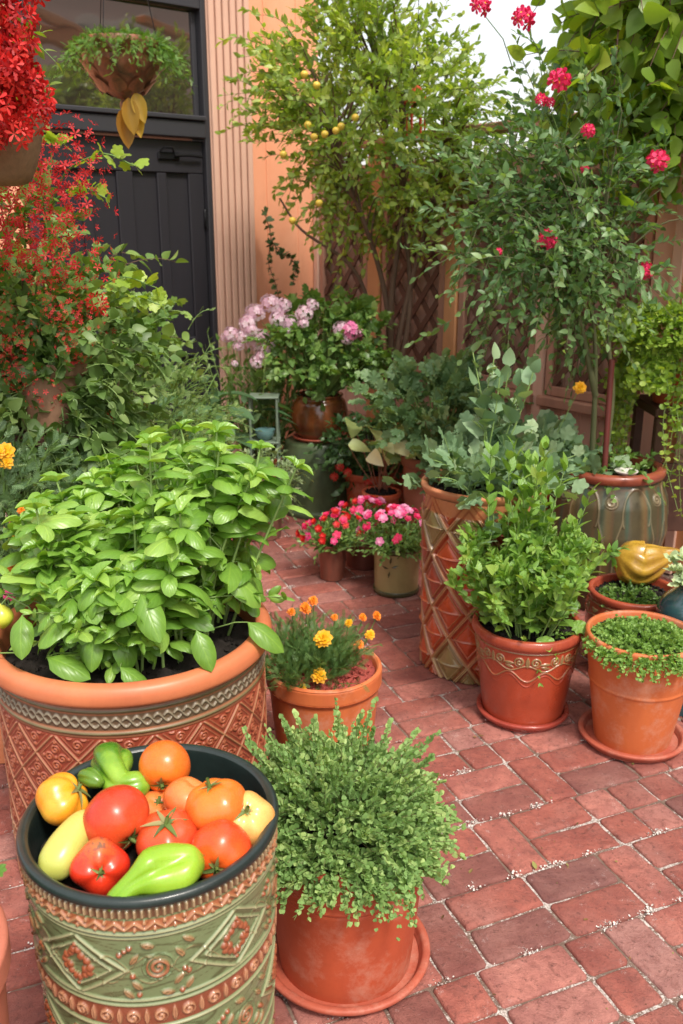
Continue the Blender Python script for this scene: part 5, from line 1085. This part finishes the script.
heads(cpp, (-.125, 4.98, .418), [(-.19, 4.78, 1.13, .9), (-.15, 4.80, 1.17, .7), (.05, 4.76, 1.04, 1.15), (.00, 4.78, 1.05, .9), (.09, 4.8, 1.03, .7), (.03, 4.76, 1.00, .7), (-.20, 4.76, 1.08, .6)], ME_LIL + ME_MAG)
ph = thing('potted_phlox', 'tall pale lilac pink flowering plant beside the grooved pilaster', 'potted plant', (-.46, 5.10, 0)); plain_pot(ph, .16, .30, .12, TERRA_RED, .04); soil(ph, .14, .27)
n = 80; P0 = soil_starts(rs, n, .1, .27); pa = twigs(rs, P0, outward(P0, (0, 0, 0), 2.6, rs, .14), .50 + .32 * rs.rand(n), .08, 8); st = MB(); tubes(st, pa, .003, .0018, 4); st.obj('stems', PSTEM, ph); lf = MB(); leafy(lf, rs, pa, 13, TL, .058, 1.1, .15, up=.7); lf.obj('foliage', LF_MID, ph)
heads(ph, (-.46, 5.10, 0), [(-.585, 4.88, 1.01, .9), (-.62, 4.9, .99, .6), (-.50, 4.86, 1.07, 1.0), (-.52, 4.85, 1.00, .9), (-.46, 4.85, .97, 1.0), (-.43, 4.9, 1.00, .8), (-.46, 4.9, 1.12, 1.1), (-.38, 4.9, 1.17, 1.1), (-.33, 4.9, 1.13, .9), (-.30, 4.9, 1.16, .8), (-.34, 4.85, 1.09, .9), (-.27, 4.86, 1.07, 1.0), (-.28, 4.85, 1.04, .7), (-.42, 4.82, .90, .9), (-.45, 4.82, .87, .8), (-.40, 4.82, .93, .6), (-.36, 4.84, .96, .5), (-.55, 4.85, .95, .6), (-.22, 4.88, 1.11, .6), (-.57, 4.83, .86, .4), (-.48, 4.83, 1.04, .7)], ME_LIL)
hs_ = thing('broad_leaf_plant', 'dark broad leaved plant at the foot of the charcoal door', 'potted plant', (-.72, 4.75, 0)); plain_pot(hs_, .14, .35, .10, TERRA_RED, .04); soil(hs_, .12, .32)
n = 42; P0 = soil_starts(rs, n, .05, .32); pa = twigs(rs, P0, np.column_stack([rs.randn(n) * .35, rs.randn(n) * .35 - .1, np.ones(n)]), .22 + .30 * rs.rand(n), .1, 6); st = MB(); tubes(st, pa, .003, .002, 4); st.obj('stems', GSTEM, hs_); lf = MB()
d = norm(pa[:, -1] - pa[:, 0]) * np.array([2.2, 2.2, .2]); inst(lf, T_leaf(.42, 7, 2, .15, .35), pa[:, -1], d, up3 + rs.randn(n, 3) * .2, .14 + .06 * rs.rand(n), rs.rand(n)); leafy(lf, rs, pa, 4, TL, .09, 1.1, .3, up=.7); lf.obj('foliage', m_leaf('cool_broad_leaf', (.04, .10, .045), (.08, .17, .075), (.15, .26, .12), .42, .25, vein=.3), hs_)
# small pale green metal frame stand
ms = thing('metal_stand', 'small pale green metal frame stand holding a teal bowl beside the green urn', 'stand', (-.41, 4.72, 0)); MG = m_plain('pale_green_metal', (.14, .19, .14), .45, var=.3)
for sx in (-1, 1):
    for sy in (-1, 1): mb = MB(); tubes(mb, [[[sx * .075, sy * .06, 0], [sx * .072, sy * .06, .35], [sx * .07, sy * .06, .70]]], .007, .007, 6); mb.obj('leg', MG, ms)
for z in (.46, .70): mb = MB(); box(mb, -.08, -.07, z, .08, .07, z + .010, .003); mb.obj('shelf', MG, ms, smooth=False)
mb = MB(); lathe(mb, smooth_profile([(.001, 0), (.03, 0), (.05, .025), (.055, .05), (.05, .048), (.001, .01)], 4), 40); o = mb.obj('teal_bowl', m_plain('pale_teal_glaze', (.12, .24, .24), .25, coat=.6)); o.location = (-.41, 4.72, .472); tag(o, 'small pale teal bowl on the green metal stand', 'bowl')
vp = thing('variegated_plant', 'small grey green variegated plant spilling down in front of the green urn', 'potted plant', (-.42, 4.50, 0)); plain_pot(vp, .13, .28, .10, m_clay('old_clay', (.25, .12, .08), None, .7, .4), .04); soil(vp, .11, .25)
n = 150; P0, D_ = ball_starts(rs, n, (.03, -.02, .32), (.17, .17, .15), .2); pa = twigs(rs, P0, norm(D_ + up3 * .3), .08 + .06 * rs.rand(n), .5, 5); st = MB(); tubes(st, pa, .0015, .001, 3); st.obj('stems', PSTEM, vp); lf = MB(); leafy(lf, rs, pa, 6, TL, .030, 1.1, .1, up=.7); lf.obj('foliage', m_leaf('grey_variegated_leaf', (.10, .17, .08), (.20, .28, .14), (.45, .52, .34), .5, .25), vp)
fl = thing('red_leaf_filler', 'low dark plant with small red flowers between the green urn and the tree', 'potted plant', (.16, 4.80, 0)); plain_pot(fl, .15, .28, .12, TERRA_RED, .04); soil(fl, .13, .25)
n = 130; P0, D_ = ball_starts(rs, n, (.0, -.02, .42), (.26, .18, .22), .2); pa = twigs(rs, P0, norm(D_ + up3 * .3), .10 + .06 * rs.rand(n), .4, 5); st = MB(); tubes(st, np.stack([np.array([0, 0, .25]) + (P0 - np.array([0, 0, .25])) * t for t in (0, .4, .8, 1)], 1), .003, .0015, 3); st.obj('stems', GSTEM, fl); lf = MB(); leafy(lf, rs, pa, 6, TLW, .05, 1.1, .1, up=.7); lf.obj('foliage', LF_DARK, fl)
for (x, y, z) in ((-.17, -.25, .36), (-.13, -.24, .33), (-.20, -.22, .30), (-.02, -.26, .28)): place('flower_cluster', ME_RED[0], fl, (x, y, z), (0.6, 0, 0), .6)

# ------------------------------------------------------------------ fruit tree in the corner
rs = np.random.RandomState(22)
tr_ = thing('fruit_tree', 'small olive green tree with little golden fruits in front of the orange wall', 'tree', (.26, 5.15, 0)); plain_pot(tr_, .26, .42, .2, TERRA_RED, .06); soil(tr_, .23, .38)
st = MB(); trunks = [[(.0, 0, .38), (.02, 0, .8), (-.02, .02, 1.15), (-.10, .0, 1.5), (-.28, -.05, 1.9)], [(.03, .01, .38), (.0, .02, .85), (.04, .0, 1.2), (.06, .0, 1.7), (.05, .0, 2.4)], [(-.03, 0, .38), (.03, -.02, .75), (.10, .0, 1.15), (.22, .0, 1.6), (.32, 0, 2.1)], [(.02, .03, .7), (-.08, .02, 1.1), (-.22, .0, 1.35), (-.48, 0, 1.55), (-.6, 0, 1.7)], [(.05, .0, .7), (.09, .02, 1.1), (.10, .02, 1.5), (-.02, .02, 2.0), (-.1, 0, 2.5)]]
for q, r in zip(trunks, (.024, .026, .022, .015, .018)): tubes(st, [smooth_profile3([tuple(np.array(p) + rs.randn(3) * .012) for p in q], 6)], r, r * .35, 8)
NT = 800; c = np.array([-.14, -.10, 2.06]); P0, D_ = ball_starts(rs, NT, c, (.62, .48, .80), .25, clumps=64, cs=.12)
D_ = norm(D_ + up3 * .3 + rs.randn(NT, 3) * .45); pa = twigs(rs, P0, D_, .14 + .15 * rs.rand(NT), .25, 6, .1); allp = np.vstack([smooth_profile3(q, 6)[10:] for q in trunks]); idx = rs.randint(0, NT, 130)
br = []
for i in idx:
    e = P0[i]; s0 = allp[np.argmin(np.linalg.norm(allp - (e * .75 + np.array([0, 0, 1.2]) * .25), axis=1))]; br.append([s0 + (e - s0) * t + up3 * .05 * math.sin(t * 3) for t in np.linspace(0, 1, 6)])
tubes(st, np.array(br), .006, .0025, 5); st.obj('trunk', BARK, tr_); tw = MB(); tubes(tw, pa, .002, .001, 3); tw.obj('twigs', WSTEM, tr_)
lf = MB(); leafy(lf, rs, pa, 11, TL, .050, 1.0, .05, up=.5, jit=.6, shrink=.2); lf.obj('crown', LF_OLIVE, tr_)
fm = MB(); 
ii = np.arange(40)
lathe(fm, smooth_profile([(.0005, -.018), (.010, -.016), (.019, -.002), (.017, .010), (.008, .017), (.0005, .018)], 4), 16); me_f = fm.mesh('fruit', [m_fruit('small_golden_skin', (.66, .48, .07), (.68, .36, .04), rough=.3)])
for (x, y) in ((240, 212), (275, 243), (385, 335), (330, 372), (298, 382), (268, 390), (250, 356), (282, 578), (206, 628), (345, 360), (180, 440)):
    px, py = 220 + x * .3514, y * .3514; Yw = 4.68; k = (.3007 * 900 + .9537 * (py - 512)) / (.9537 * 900 - .3007 * (py - 512)); z = 1.55 - Yw * k; X = (px - 341.5) * (Yw * .9537 + (1.55 - z) * .3007) / 900
    place('fruit', me_f, tr_, (X - .26, Yw - 5.15, z), (0, 0, 0), .95)
# lantern-shaped form built for an unidentified small red object in the tree
rl = thing('red_hanging_object', 'small red hanging object half hidden among the tree leaves', 'lantern', (.38, 4.98, 1.98)); RM = m_plain('red_enamel', (.45, .05, .02), .4)
mb = MB(); lathe(mb, [(.001, .0), (.05, 0), (.052, .01), (.048, .02)], 12); mb.obj('base', RM, rl); mb = MB(); lathe(mb, [(.065, .17), (.06, .19), (.02, .25), (.001, .26)], 12); mb.obj('cap', RM, rl)
for k in range(6): a = k * PI / 3; mb = MB(); tubes(mb, [[[.045 * math.cos(a), .045 * math.sin(a), .015], [.045 * math.cos(a), .045 * math.sin(a), .175]]], .005, .005, 5); mb.obj('bar', RM, rl)
mb = MB(); tubes(mb, [[[0, 0, .255], [0, 0, .6], [0, 0, .93]]], .002, .002, 4); mb.obj('hanging_wire', IRON, rl)

# ------------------------------------------------------------------ ivy sprig on the orange wall, vine on the post
rs = np.random.RandomState(23)
iv = thing('wall_ivy', 'thin ivy sprig hanging against the orange wall beside the pilaster', 'vine', (-.42, 5.90, 1.10)); pts = np.array([smooth_profile3([(-.06, -.02, .55), (-.02, -.03, .40), (-.04, -.02, .25), (.0, -.03, .12), (.03, -.02, -.02)], 4), smooth_profile3([(-.02, -.03, .38), (.04, -.02, .30), (.10, -.01, .27), (.13, 0, .20), (.11, 0, .12)], 4)])
st = MB(); tubes(st, pts, .003, .002, 5); st.obj('stems', BARK, iv); lf = MB(); leafy(lf, rs, np.repeat(pts, 3, 0), 15, TLOB3, .045, 1.2, 0, tip=False, up=.3, jit=.6); lf.obj('foliage', LF_DARK, iv)
vi = thing('climbing_vine', 'large leaved yellow green vine hanging from the pergola at the top right', 'vine', (1.50, 3.95, 0)); st = MB(); V0 = np.array([1.50, 3.95, 0])
main = [[(.02, -.10, 1.2), (-.04, -.13, 1.7), (-.01, -.15, 2.1), (-.06, -.12, 2.6), (-.1, -.05, 2.95)], [(.05, -.12, 1.5), (.02, -.15, 1.9), (-.05, -.13, 2.3), (-.15, -.1, 2.8), (-.4, -.05, 3.0)]]
for q in main: tubes(st, [smooth_profile3(q, 6)], .018, .010, 8)
NV = 330; P0 = np.column_stack([-.78 * rs.rand(NV) ** .8 + .25, rs.uniform(-.30, .25, NV), rs.uniform(1.95, 2.8, NV)]); keep = (P0[:, 2] > 2.03 + .28 * np.sin((P0[:, 0]) * 5) - .45 * (P0[:, 0] > -.35)); P0 = P0[keep]; n = len(P0)
pa = twigs(rs, P0, norm(rs.randn(n, 3) * .7 - up3 * .35), .18 + .15 * rs.rand(n), .35, 6); tubes(st, pa, .0025, .0015, 4); hook = np.stack([P0 + (np.array([0, 0, 2.92]) * np.array([0, 0, 1]) + P0 * np.array([.9, .3, 0]) - P0) * t for t in np.linspace(0, 1, 5)], 1); tubes(st, hook[:60], .003, .003, 4)
st.obj('stems', BARK, vi); lf = MB(); leafy(lf, rs, pa, 6, TLW, .105, 1.0, .05, up=.4, jit=.6, shrink=.2); lf.obj('foliage', LF_VINE, vi)

# ------------------------------------------------------------------ hanging baskets
rs = np.random.RandomState(24)
hb = thing('hanging_fern_basket', 'copper leaf plated hanging bowl with bushy green fern in front of the window', 'hanging basket', (-.885, 4.0, 2.06)); LP = m_clay('copper_leaf_plates', (.33, .12, .06), (.07, .05, .03), .35, .6, 22, .2, coat=.3)
mb = MB(); lathe(mb, smooth_profile([(.012, -.01), (.04, .0), (.095, .035), (.140, .09), (.154, .15), (.152, .20), (.142, .205), (.13, .18)], 5), 64); bo = mb.obj('bowl', LP, hb)
mb = MB()
for k, (z, r, s_) in enumerate(((.04, .105, .085), (.09, .148, .095), (.145, .162, .10))):
    m = 8 + k; a = np.arange(m) * 2 * PI / m + k * .35; inst(mb, T_leaf(.85, 6, 2, .10, -.25, peak=.55, dome=.3), np.column_stack([r * .80 * np.cos(a), r * .80 * np.sin(a), a * 0 + z - .035]), np.column_stack([np.cos(a) * .55, np.sin(a) * .55, a * 0 + .9]), np.column_stack([np.cos(a), np.sin(a), a * 0 - .4]), s_, rs.rand(m))
mb.obj('leaf_plate', LP, bo)
mb = MB(); lathe(mb, smooth_profile([(.001, -.15), (.010, -.14), (.012, -.10), (.006, -.09), (.012, -.06), (.018, -.03), (.012, -.008)], 5), 24); mb.obj('finial', LP, hb)
fn = MB(); n = 420; a = rs.rand(n) * 6.283; q = np.sqrt(rs.rand(n)); P0 = np.column_stack([q * .13 * np.cos(a), q * .13 * np.sin(a), np.full(n, .19)]); D = norm(np.column_stack([np.cos(a) * q * 1.3, np.sin(a) * q * 1.3, .8 - .4 * q]) + rs.randn(n, 3) * .3); pa = twigs(rs, P0, D, .08 + .10 * rs.rand(n), .9, 6); leafy(fn, rs, pa, 8, TFF, .036, 1, .1, up=.6); fn.obj('fern', m_leaf('fern_leaf', (.05, .14, .02), (.11, .24, .04), (.20, .36, .07), .45, .3), hb)
mb = MB(); inst(mb, T_leaf(.5, 7, 2, .3, .05), [[.03, -.06, -.01], [.055, -.05, .01], [.01, -.04, -.04], [.04, -.03, -.03]], [[.1, 0, -1], [.3, .0, -1], [.02, 0, -1], [.2, 0, -1]], [[.2, -1, 0]], [.14, .12, .16, .13], [.5, .8, .2, .9]); mb.obj('yellow_leaf', m_leaf('yellowing_leaf', (.20, .10, .02), (.36, .22, .03), (.50, .36, .06), .5, .3), hb)
for k in range(3): a = k * 2.094 + .3; mb = MB(); tubes(mb, [[[.148 * math.cos(a), .148 * math.sin(a), .20], [.07 * math.cos(a), .07 * math.sin(a), .6], [0, 0, .97]]], .0022, .0022, 4); mb.obj('hanging_wire', IRON, hb)
rb = thing('hanging_red_flower_basket', 'hanging basket overflowing with scarlet flowers at the top left', 'hanging basket', (-.84, 2.30, 1.68)); mb = MB(); lathe(mb, smooth_profile([(.001, -.03), (.07, -.03), (.10, .0), (.128, .09), (.13, .13), (.12, .135), (.11, .10)], 5), 64, disp=lambda T, R, Z: (.003 * np.sin(T * 40 + np.sin(Z * 260) * 2),)); mb.obj('basket', m_plain('woven_wicker', (.24, .15, .08), .8, var=.4, scale=60, bmp=.5), rb)
n = 110; P0 = np.column_stack([rs.randn(n) * .06 - .03, rs.randn(n) * .09 + .03, .16 + .36 * rs.rand(n)]); pa = twigs(rs, P0, norm(rs.randn(n, 3) * np.array([1, 1, .6]) + up3 * .35), .10 + .08 * rs.rand(n), .4, 6); st = MB(); tubes(st, pa, .0018, .0012, 4); st.obj('stems', GSTEM, rb); lf = MB(); leafy(lf, rs, pa, 6, TL, .045, 1.1, .1, up=.6); lf.obj('foliage', m_leaf('yellow_green_leaf', (.10, .17, .02), (.20, .30, .05), (.36, .46, .12), .45, .4), rb)
for i in range(98):
    z = rs.uniform(.02, .46); w = .19 + .03 * math.sin(z * 22) - (.06 if z < .08 else 0); l = (rs.uniform(-.02, w), -.15 - .10 * rs.rand(), z)
    place('flower_cluster', ME_RED[rs.randint(3)], rb, l, face_rot((rs.randn() * .5, -.8, .5)), .75 + .5 * rs.rand())
for k in range(3): a = k * 2.094; mb = MB(); tubes(mb, [[[.127 * math.cos(a), .127 * math.sin(a), .13], [.08 * math.cos(a), .08 * math.sin(a), .8], [0, 0, 1.4]]], .002, .002, 4); mb.obj('hanging_wire', IRON, rb)
bm_ = MB(); box(bm_, -2.4, 2.26, 3.08, -.3, 2.34, 3.16, .006); o = bm_.obj('hanging_beam', WOODO, smooth=False); tag(o, 'wooden beam overhead that carries the red flower basket', 'beam')
bm_ = MB(); box(bm_, -1.1, 3.97, 3.031, 1.4, 4.03, 3.09, .006); o = bm_.obj('cross_beam', WOODO, smooth=False); tag(o, 'wooden beam overhead that carries the fern basket', 'beam')
bm_ = MB(); box(bm_, .2, 4.95, 2.911, 1.7, 5.0, 2.96, .006); o = bm_.obj('thin_beam', WOODO, smooth=False); tag(o, 'thin wooden beam overhead that carries the small red hanging object', 'beam')

# ------------------------------------------------------------------ the leafy bank on the left
rs = np.random.RandomState(25)
def bigbush(o, mat, c, r, n, L, leaf, tpl, per=7, clumps=20, stemmat=BARK, base=(0, 0, .3), up=.6, droop=.35, nb=50, jit=.45, cs=.22, lo=0):
    P0, D_ = ball_starts(rs, n, c, r, .2, clumps=clumps, cs=cs); D_ = norm(D_ + up3 * .3 + rs.randn(n, 3) * .35); pa = twigs(rs, P0, D_, L * (.7 + .6 * rs.rand(n)), droop, 6); st = MB(); b = np.array(base)
    e = P0[rs.randint(0, n, nb)]; tubes(st, np.stack([b + (e - b) * t + rs.randn(nb, 3) * .015 for t in np.linspace(0, 1, 7)], 1), .007, .0025, 5); tubes(st, pa, .002, .0012, 3); st.obj('stems', stemmat, o); lf = MB(); leafy(lf, rs, pa, per, tpl, leaf, 1.05, .05, up=up, jit=jit); return lf, pa
bb = thing('red_spray_shrub', 'tall leafy shrub with sprays of tiny crimson flowers at the left edge', 'potted shrub', (-1.10, 3.15, 0)); plain_pot(bb, .20, .36, .15, TERRA_RED, .05); soil(bb, .17, .33)
lf, pa = bigbush(bb, LF_MID, (-.05, .0, 1.10), (.46, .36, .60), 560, .15, .062, TLW, clumps=36); lf.obj('foliage', m_leaf('bank_leaf', (.07, .15, .035), (.15, .26, .065), (.30, .42, .13), .45, .3), bb)
for i in range(100):
    z = 1.78 - .75 * rs.rand() ** 1.5; x = rs.uniform(-.05, .42) * 1.0; y = -.46 - .12 * rs.rand() + .5 * max(0, x - .2)
    if math.hypot((x - .20) / .21, (z - 1.52) / .40) > 1.1: continue
    place('flower_spray', ME_CRIM[rs.randint(3)], bb, (x, y, z), face_rot((rs.randn() * .5, -.7, .4)), (.8 + .6 * rs.rand()) * (1 if z > 1.42 else .6))
for (x, z) in ((.33, 1.33), (.10, 1.30), (.12, 1.12), (.05, .98), (.25, 1.05)): place('flower_spray', ME_CRIM[1], bb, (x, -.40, z), face_rot((0, -.7, .4)), .5)
heads(bb, (-1.10, 3.15, 0), [(-.765, 2.88, 1.325, .9), (-.74, 2.86, .97, .6)], ME_RED)
s4 = thing('tall_plant_stand', 'tall narrow wooden stand hidden in the leafy bank on the left', 'plant stand', (-.93, 2.86, 0)); mb = MB(); box(mb, -.13, -.13, .90, .13, .13, .93, .004); mb.obj('top', MC['dark_brown_wood'], s4, smooth=False)
for sx in (-1, 1):
    for sy in (-1, 1): mb = MB(); box(mb, sx * .10 - .015, sy * .10 - .015, 0, sx * .10 + .015, sy * .10 + .015, .898, .003); mb.obj('leg', MC['dark_brown_wood'], s4, smooth=False)
tp_ = thing('tan_pot_plant', 'tan clay pot with heart shaped leaves trailing over it in the left bank', 'potted plant', (-.93, 2.86, .932)); plain_pot(tp_, .12, .22, .095, m_clay('tan_clay', (.42, .23, .14), None, .75, .3), .045); soil(tp_, .10, .19)
lf, pa = bigbush(tp_, LF_MID, (.0, -.14, .12), (.32, .16, .30), 330, .13, .052, TLW, clumps=14, stemmat=PSTEM, base=(0, 0, .19), droop=.7, nb=30); lf.obj('foliage', m_leaf('heart_leaf', (.06, .12, .03), (.11, .20, .05), (.24, .34, .13), .45, .3), tp_)
fb = thing('feathery_plant', 'feathery pale green plant low in the leafy bank, left of the door', 'potted plant', (-.78, 3.25, 0)); plain_pot(fb, .15, .40, .12, TERRA_RED, .05); soil(fb, .13, .37)
lf, pa = bigbush(fb, LF_LIME, (.06, -.02, .78), (.24, .24, .42), 420, .14, .034, TFF, clumps=22, stemmat=GSTEM, base=(0, 0, .37), cs=.3, per=8); lf.obj('foliage', m_leaf('feathery_leaf', (.10, .18, .05), (.20, .31, .10), (.34, .45, .18), .5, .3), fb)
cv = thing('creeper_by_door', 'light green creeper with sharp lobed leaves leaning toward the dark door', 'potted plant', (-1.02, 3.75, 0)); plain_pot(cv, .15, .40, .12, TERRA_RED, .05); soil(cv, .13, .37)
lf, pa = bigbush(cv, LF_LIME, (.0, -.02, .95), (.26, .24, .42), 190, .15, .055, TLOB, clumps=20, stemmat=PSTEM, base=(0, 0, .37), cs=.25); lf.obj('foliage', LF_MID, cv)
ar = thing('arching_vine', 'yellow green vine shoots arching in front of the dark door below the fern basket', 'vine', (-1.15, 3.35, 0)); ends = [(-.64, 3.0, 1.735), (-.74, 3.0, 1.64), (-.86, 3.0, 1.80), (-.62, 3.1, 1.36), (-.60, 3.1, 1.30)]; pp = []
for e in ends: e = np.array(e) - np.array([-1.15, 3.35, 0]); pp.append(smooth_profile3([(rs.randn() * .05, rs.randn() * .05, .0), (rs.randn() * .05, 0, .9), (e[0] * .35, e[1] * .5, e[2] - .12), (e[0] * .75, e[1], e[2] + .03), tuple(e)], 5))
st = MB(); tubes(st, np.array(pp), .005, .002, 5); st.obj('stems', GSTEM, ar); lf = MB(); leafy(lf, rs, np.array(pp)[:, 12:], 7, TLOB, .062, 1.1, .1, up=.75, tip=False, shrink=.3); leafy(lf, rs, np.array(pp)[:, 14:], 5, TLOB, .04, 1.2, .1, up=.75, tip=False, shrink=0); lf.obj('foliage', m_leaf('arching_vine_leaf', (.14, .24, .03), (.26, .40, .05), (.42, .55, .10), .42, .4), ar)
lm = thing('marigold_bank', 'lacy leaved marigold with yellow and orange flowers at the left edge behind the basil', 'potted plant', (-1.03, 2.50, 0)); plain_pot(lm, .17, .42, .13, TERRA_PALE, .05); soil(lm, .15, .39)
lf, pa = bigbush(lm, LF_BLUE, (.04, -.03, .78), (.34, .26, .34), 330, .13, .045, TF, clumps=20, stemmat=GSTEM, base=(0, 0, .39)); lf.obj('foliage', m_leaf('lacy_grey_leaf', (.06, .12, .055), (.12, .21, .10), (.22, .32, .17), .5, .25), lm)
for (x, y, z, me, s_) in ((-.875, 2.28, .995, ME_YM[0], 1.2), (-.87, 2.27, .97, ME_YM[1], .9), (-.885, 2.26, 1.0, ME_YM[1], .9), (-.845, 2.14, .735, ME_OM[0], 1.2), (-.85, 2.16, .70, ME_YM[0], 1), (-.84, 2.18, .80, ME_OM[0], .8), (-.82, 2.2, .86, ME_OM[0], .6), (-.84, 2.12, .665, ME_IP[0], 1.2)): place('flower', me, lm, (x + 1.03, y - 2.5, z), face_rot((.2, -.9, .5)), s_)
bp = thing('yellow_green_fruit', 'single pale yellow green ball shaped fruit at the left edge of the basil', 'fruit', (-.78, 1.90, .70)); mb = MB(); sweep(mb, [(0, 0, -.030), (0, 0, .0), (0, .002, .030)], [.004, .024, .027, .022, .003], 24); mb.obj('fruit_body', m_fruit('yellow_lime_skin', (.50, .58, .04), (.62, .62, .08)), bp)
mb = MB(); tubes(mb, [[[0, 0, .026], [.02, .0, .05], [.06, .01, .02], [.12, .02, -.14]]], .0025, .0025, 5); mb.obj('fruit_stem', PSTEM, bp)
# pot cut by the left edge of the picture
ep = thing('edge_pot_plant', 'pinkish terracotta pot cut by the left edge beside the vegetable jar', 'potted plant', (-.682, 1.02, 0)); plain_pot(ep, .20, .56, .17, m_clay('pinkish_clay', (.50, .16, .10), None, .7, .2), .05); soil(ep, .17, .52)
lf, pa = bigbush(ep, LF_MID, (.0, .02, .55), (.16, .14, .08), 50, .06, .04, TGER, clumps=8, stemmat=PSTEM, base=(0, 0, .52), nb=10); lf.obj('foliage', LF_LIME, ep)

# ------------------------------------------------------------------ garden beyond the fence
rs = np.random.RandomState(26)
def bgtree(label, loc, H, R, n, leaf, mat, group='trees beyond the fence'):
    o = thing('background_tree', label, 'tree', loc, group=group); st = MB(); tubes(st, [smooth_profile3([(0, 0, 0), (.05, 0, H * .4), (-.05, 0, H * .8)], 5)], .09, .03, 8); P0, D_ = ball_starts(rs, n, (0, 0, H), (R, R, R * .9), .3, clumps=24, cs=.25); pa = twigs(rs, P0, norm(D_ + rs.randn(n, 3) * .4), .45, .3, 5)
    e = P0[:40]; tubes(st, np.stack([np.array([0, 0, H * .6]) + (e - np.array([0, 0, H * .6])) * t for t in (0, .5, 1)], 1), .02, .008, 4); st.obj('trunk', BARK, o); lf = MB(); leafy(lf, rs, pa, 7, TL, leaf, 1, .05, up=.5, jit=.6); lf.obj('crown', mat, o)
bgtree('sunlit pale green tree beyond the fence behind the fruit tree', (-.6, 9.5, 0), 2.9, 1.3, 420, .12, LF_FAR)
bgtree('sunlit green tree beyond the fence behind the pergola vine', (4.2, 10.5, 0), 3.2, 1.9, 600, .14, LF_FAR)
bgtree('low green tree beyond the fence behind the flowering shrub', (2.3, 8.4, 0), 1.9, 1.0, 420, .11, LF_FAR)
bgtree('tall green tree beyond the fence at the right, seen through the vine', (3.4, 7.2, 0), 3.4, 1.2, 420, .11, LF_FAR)
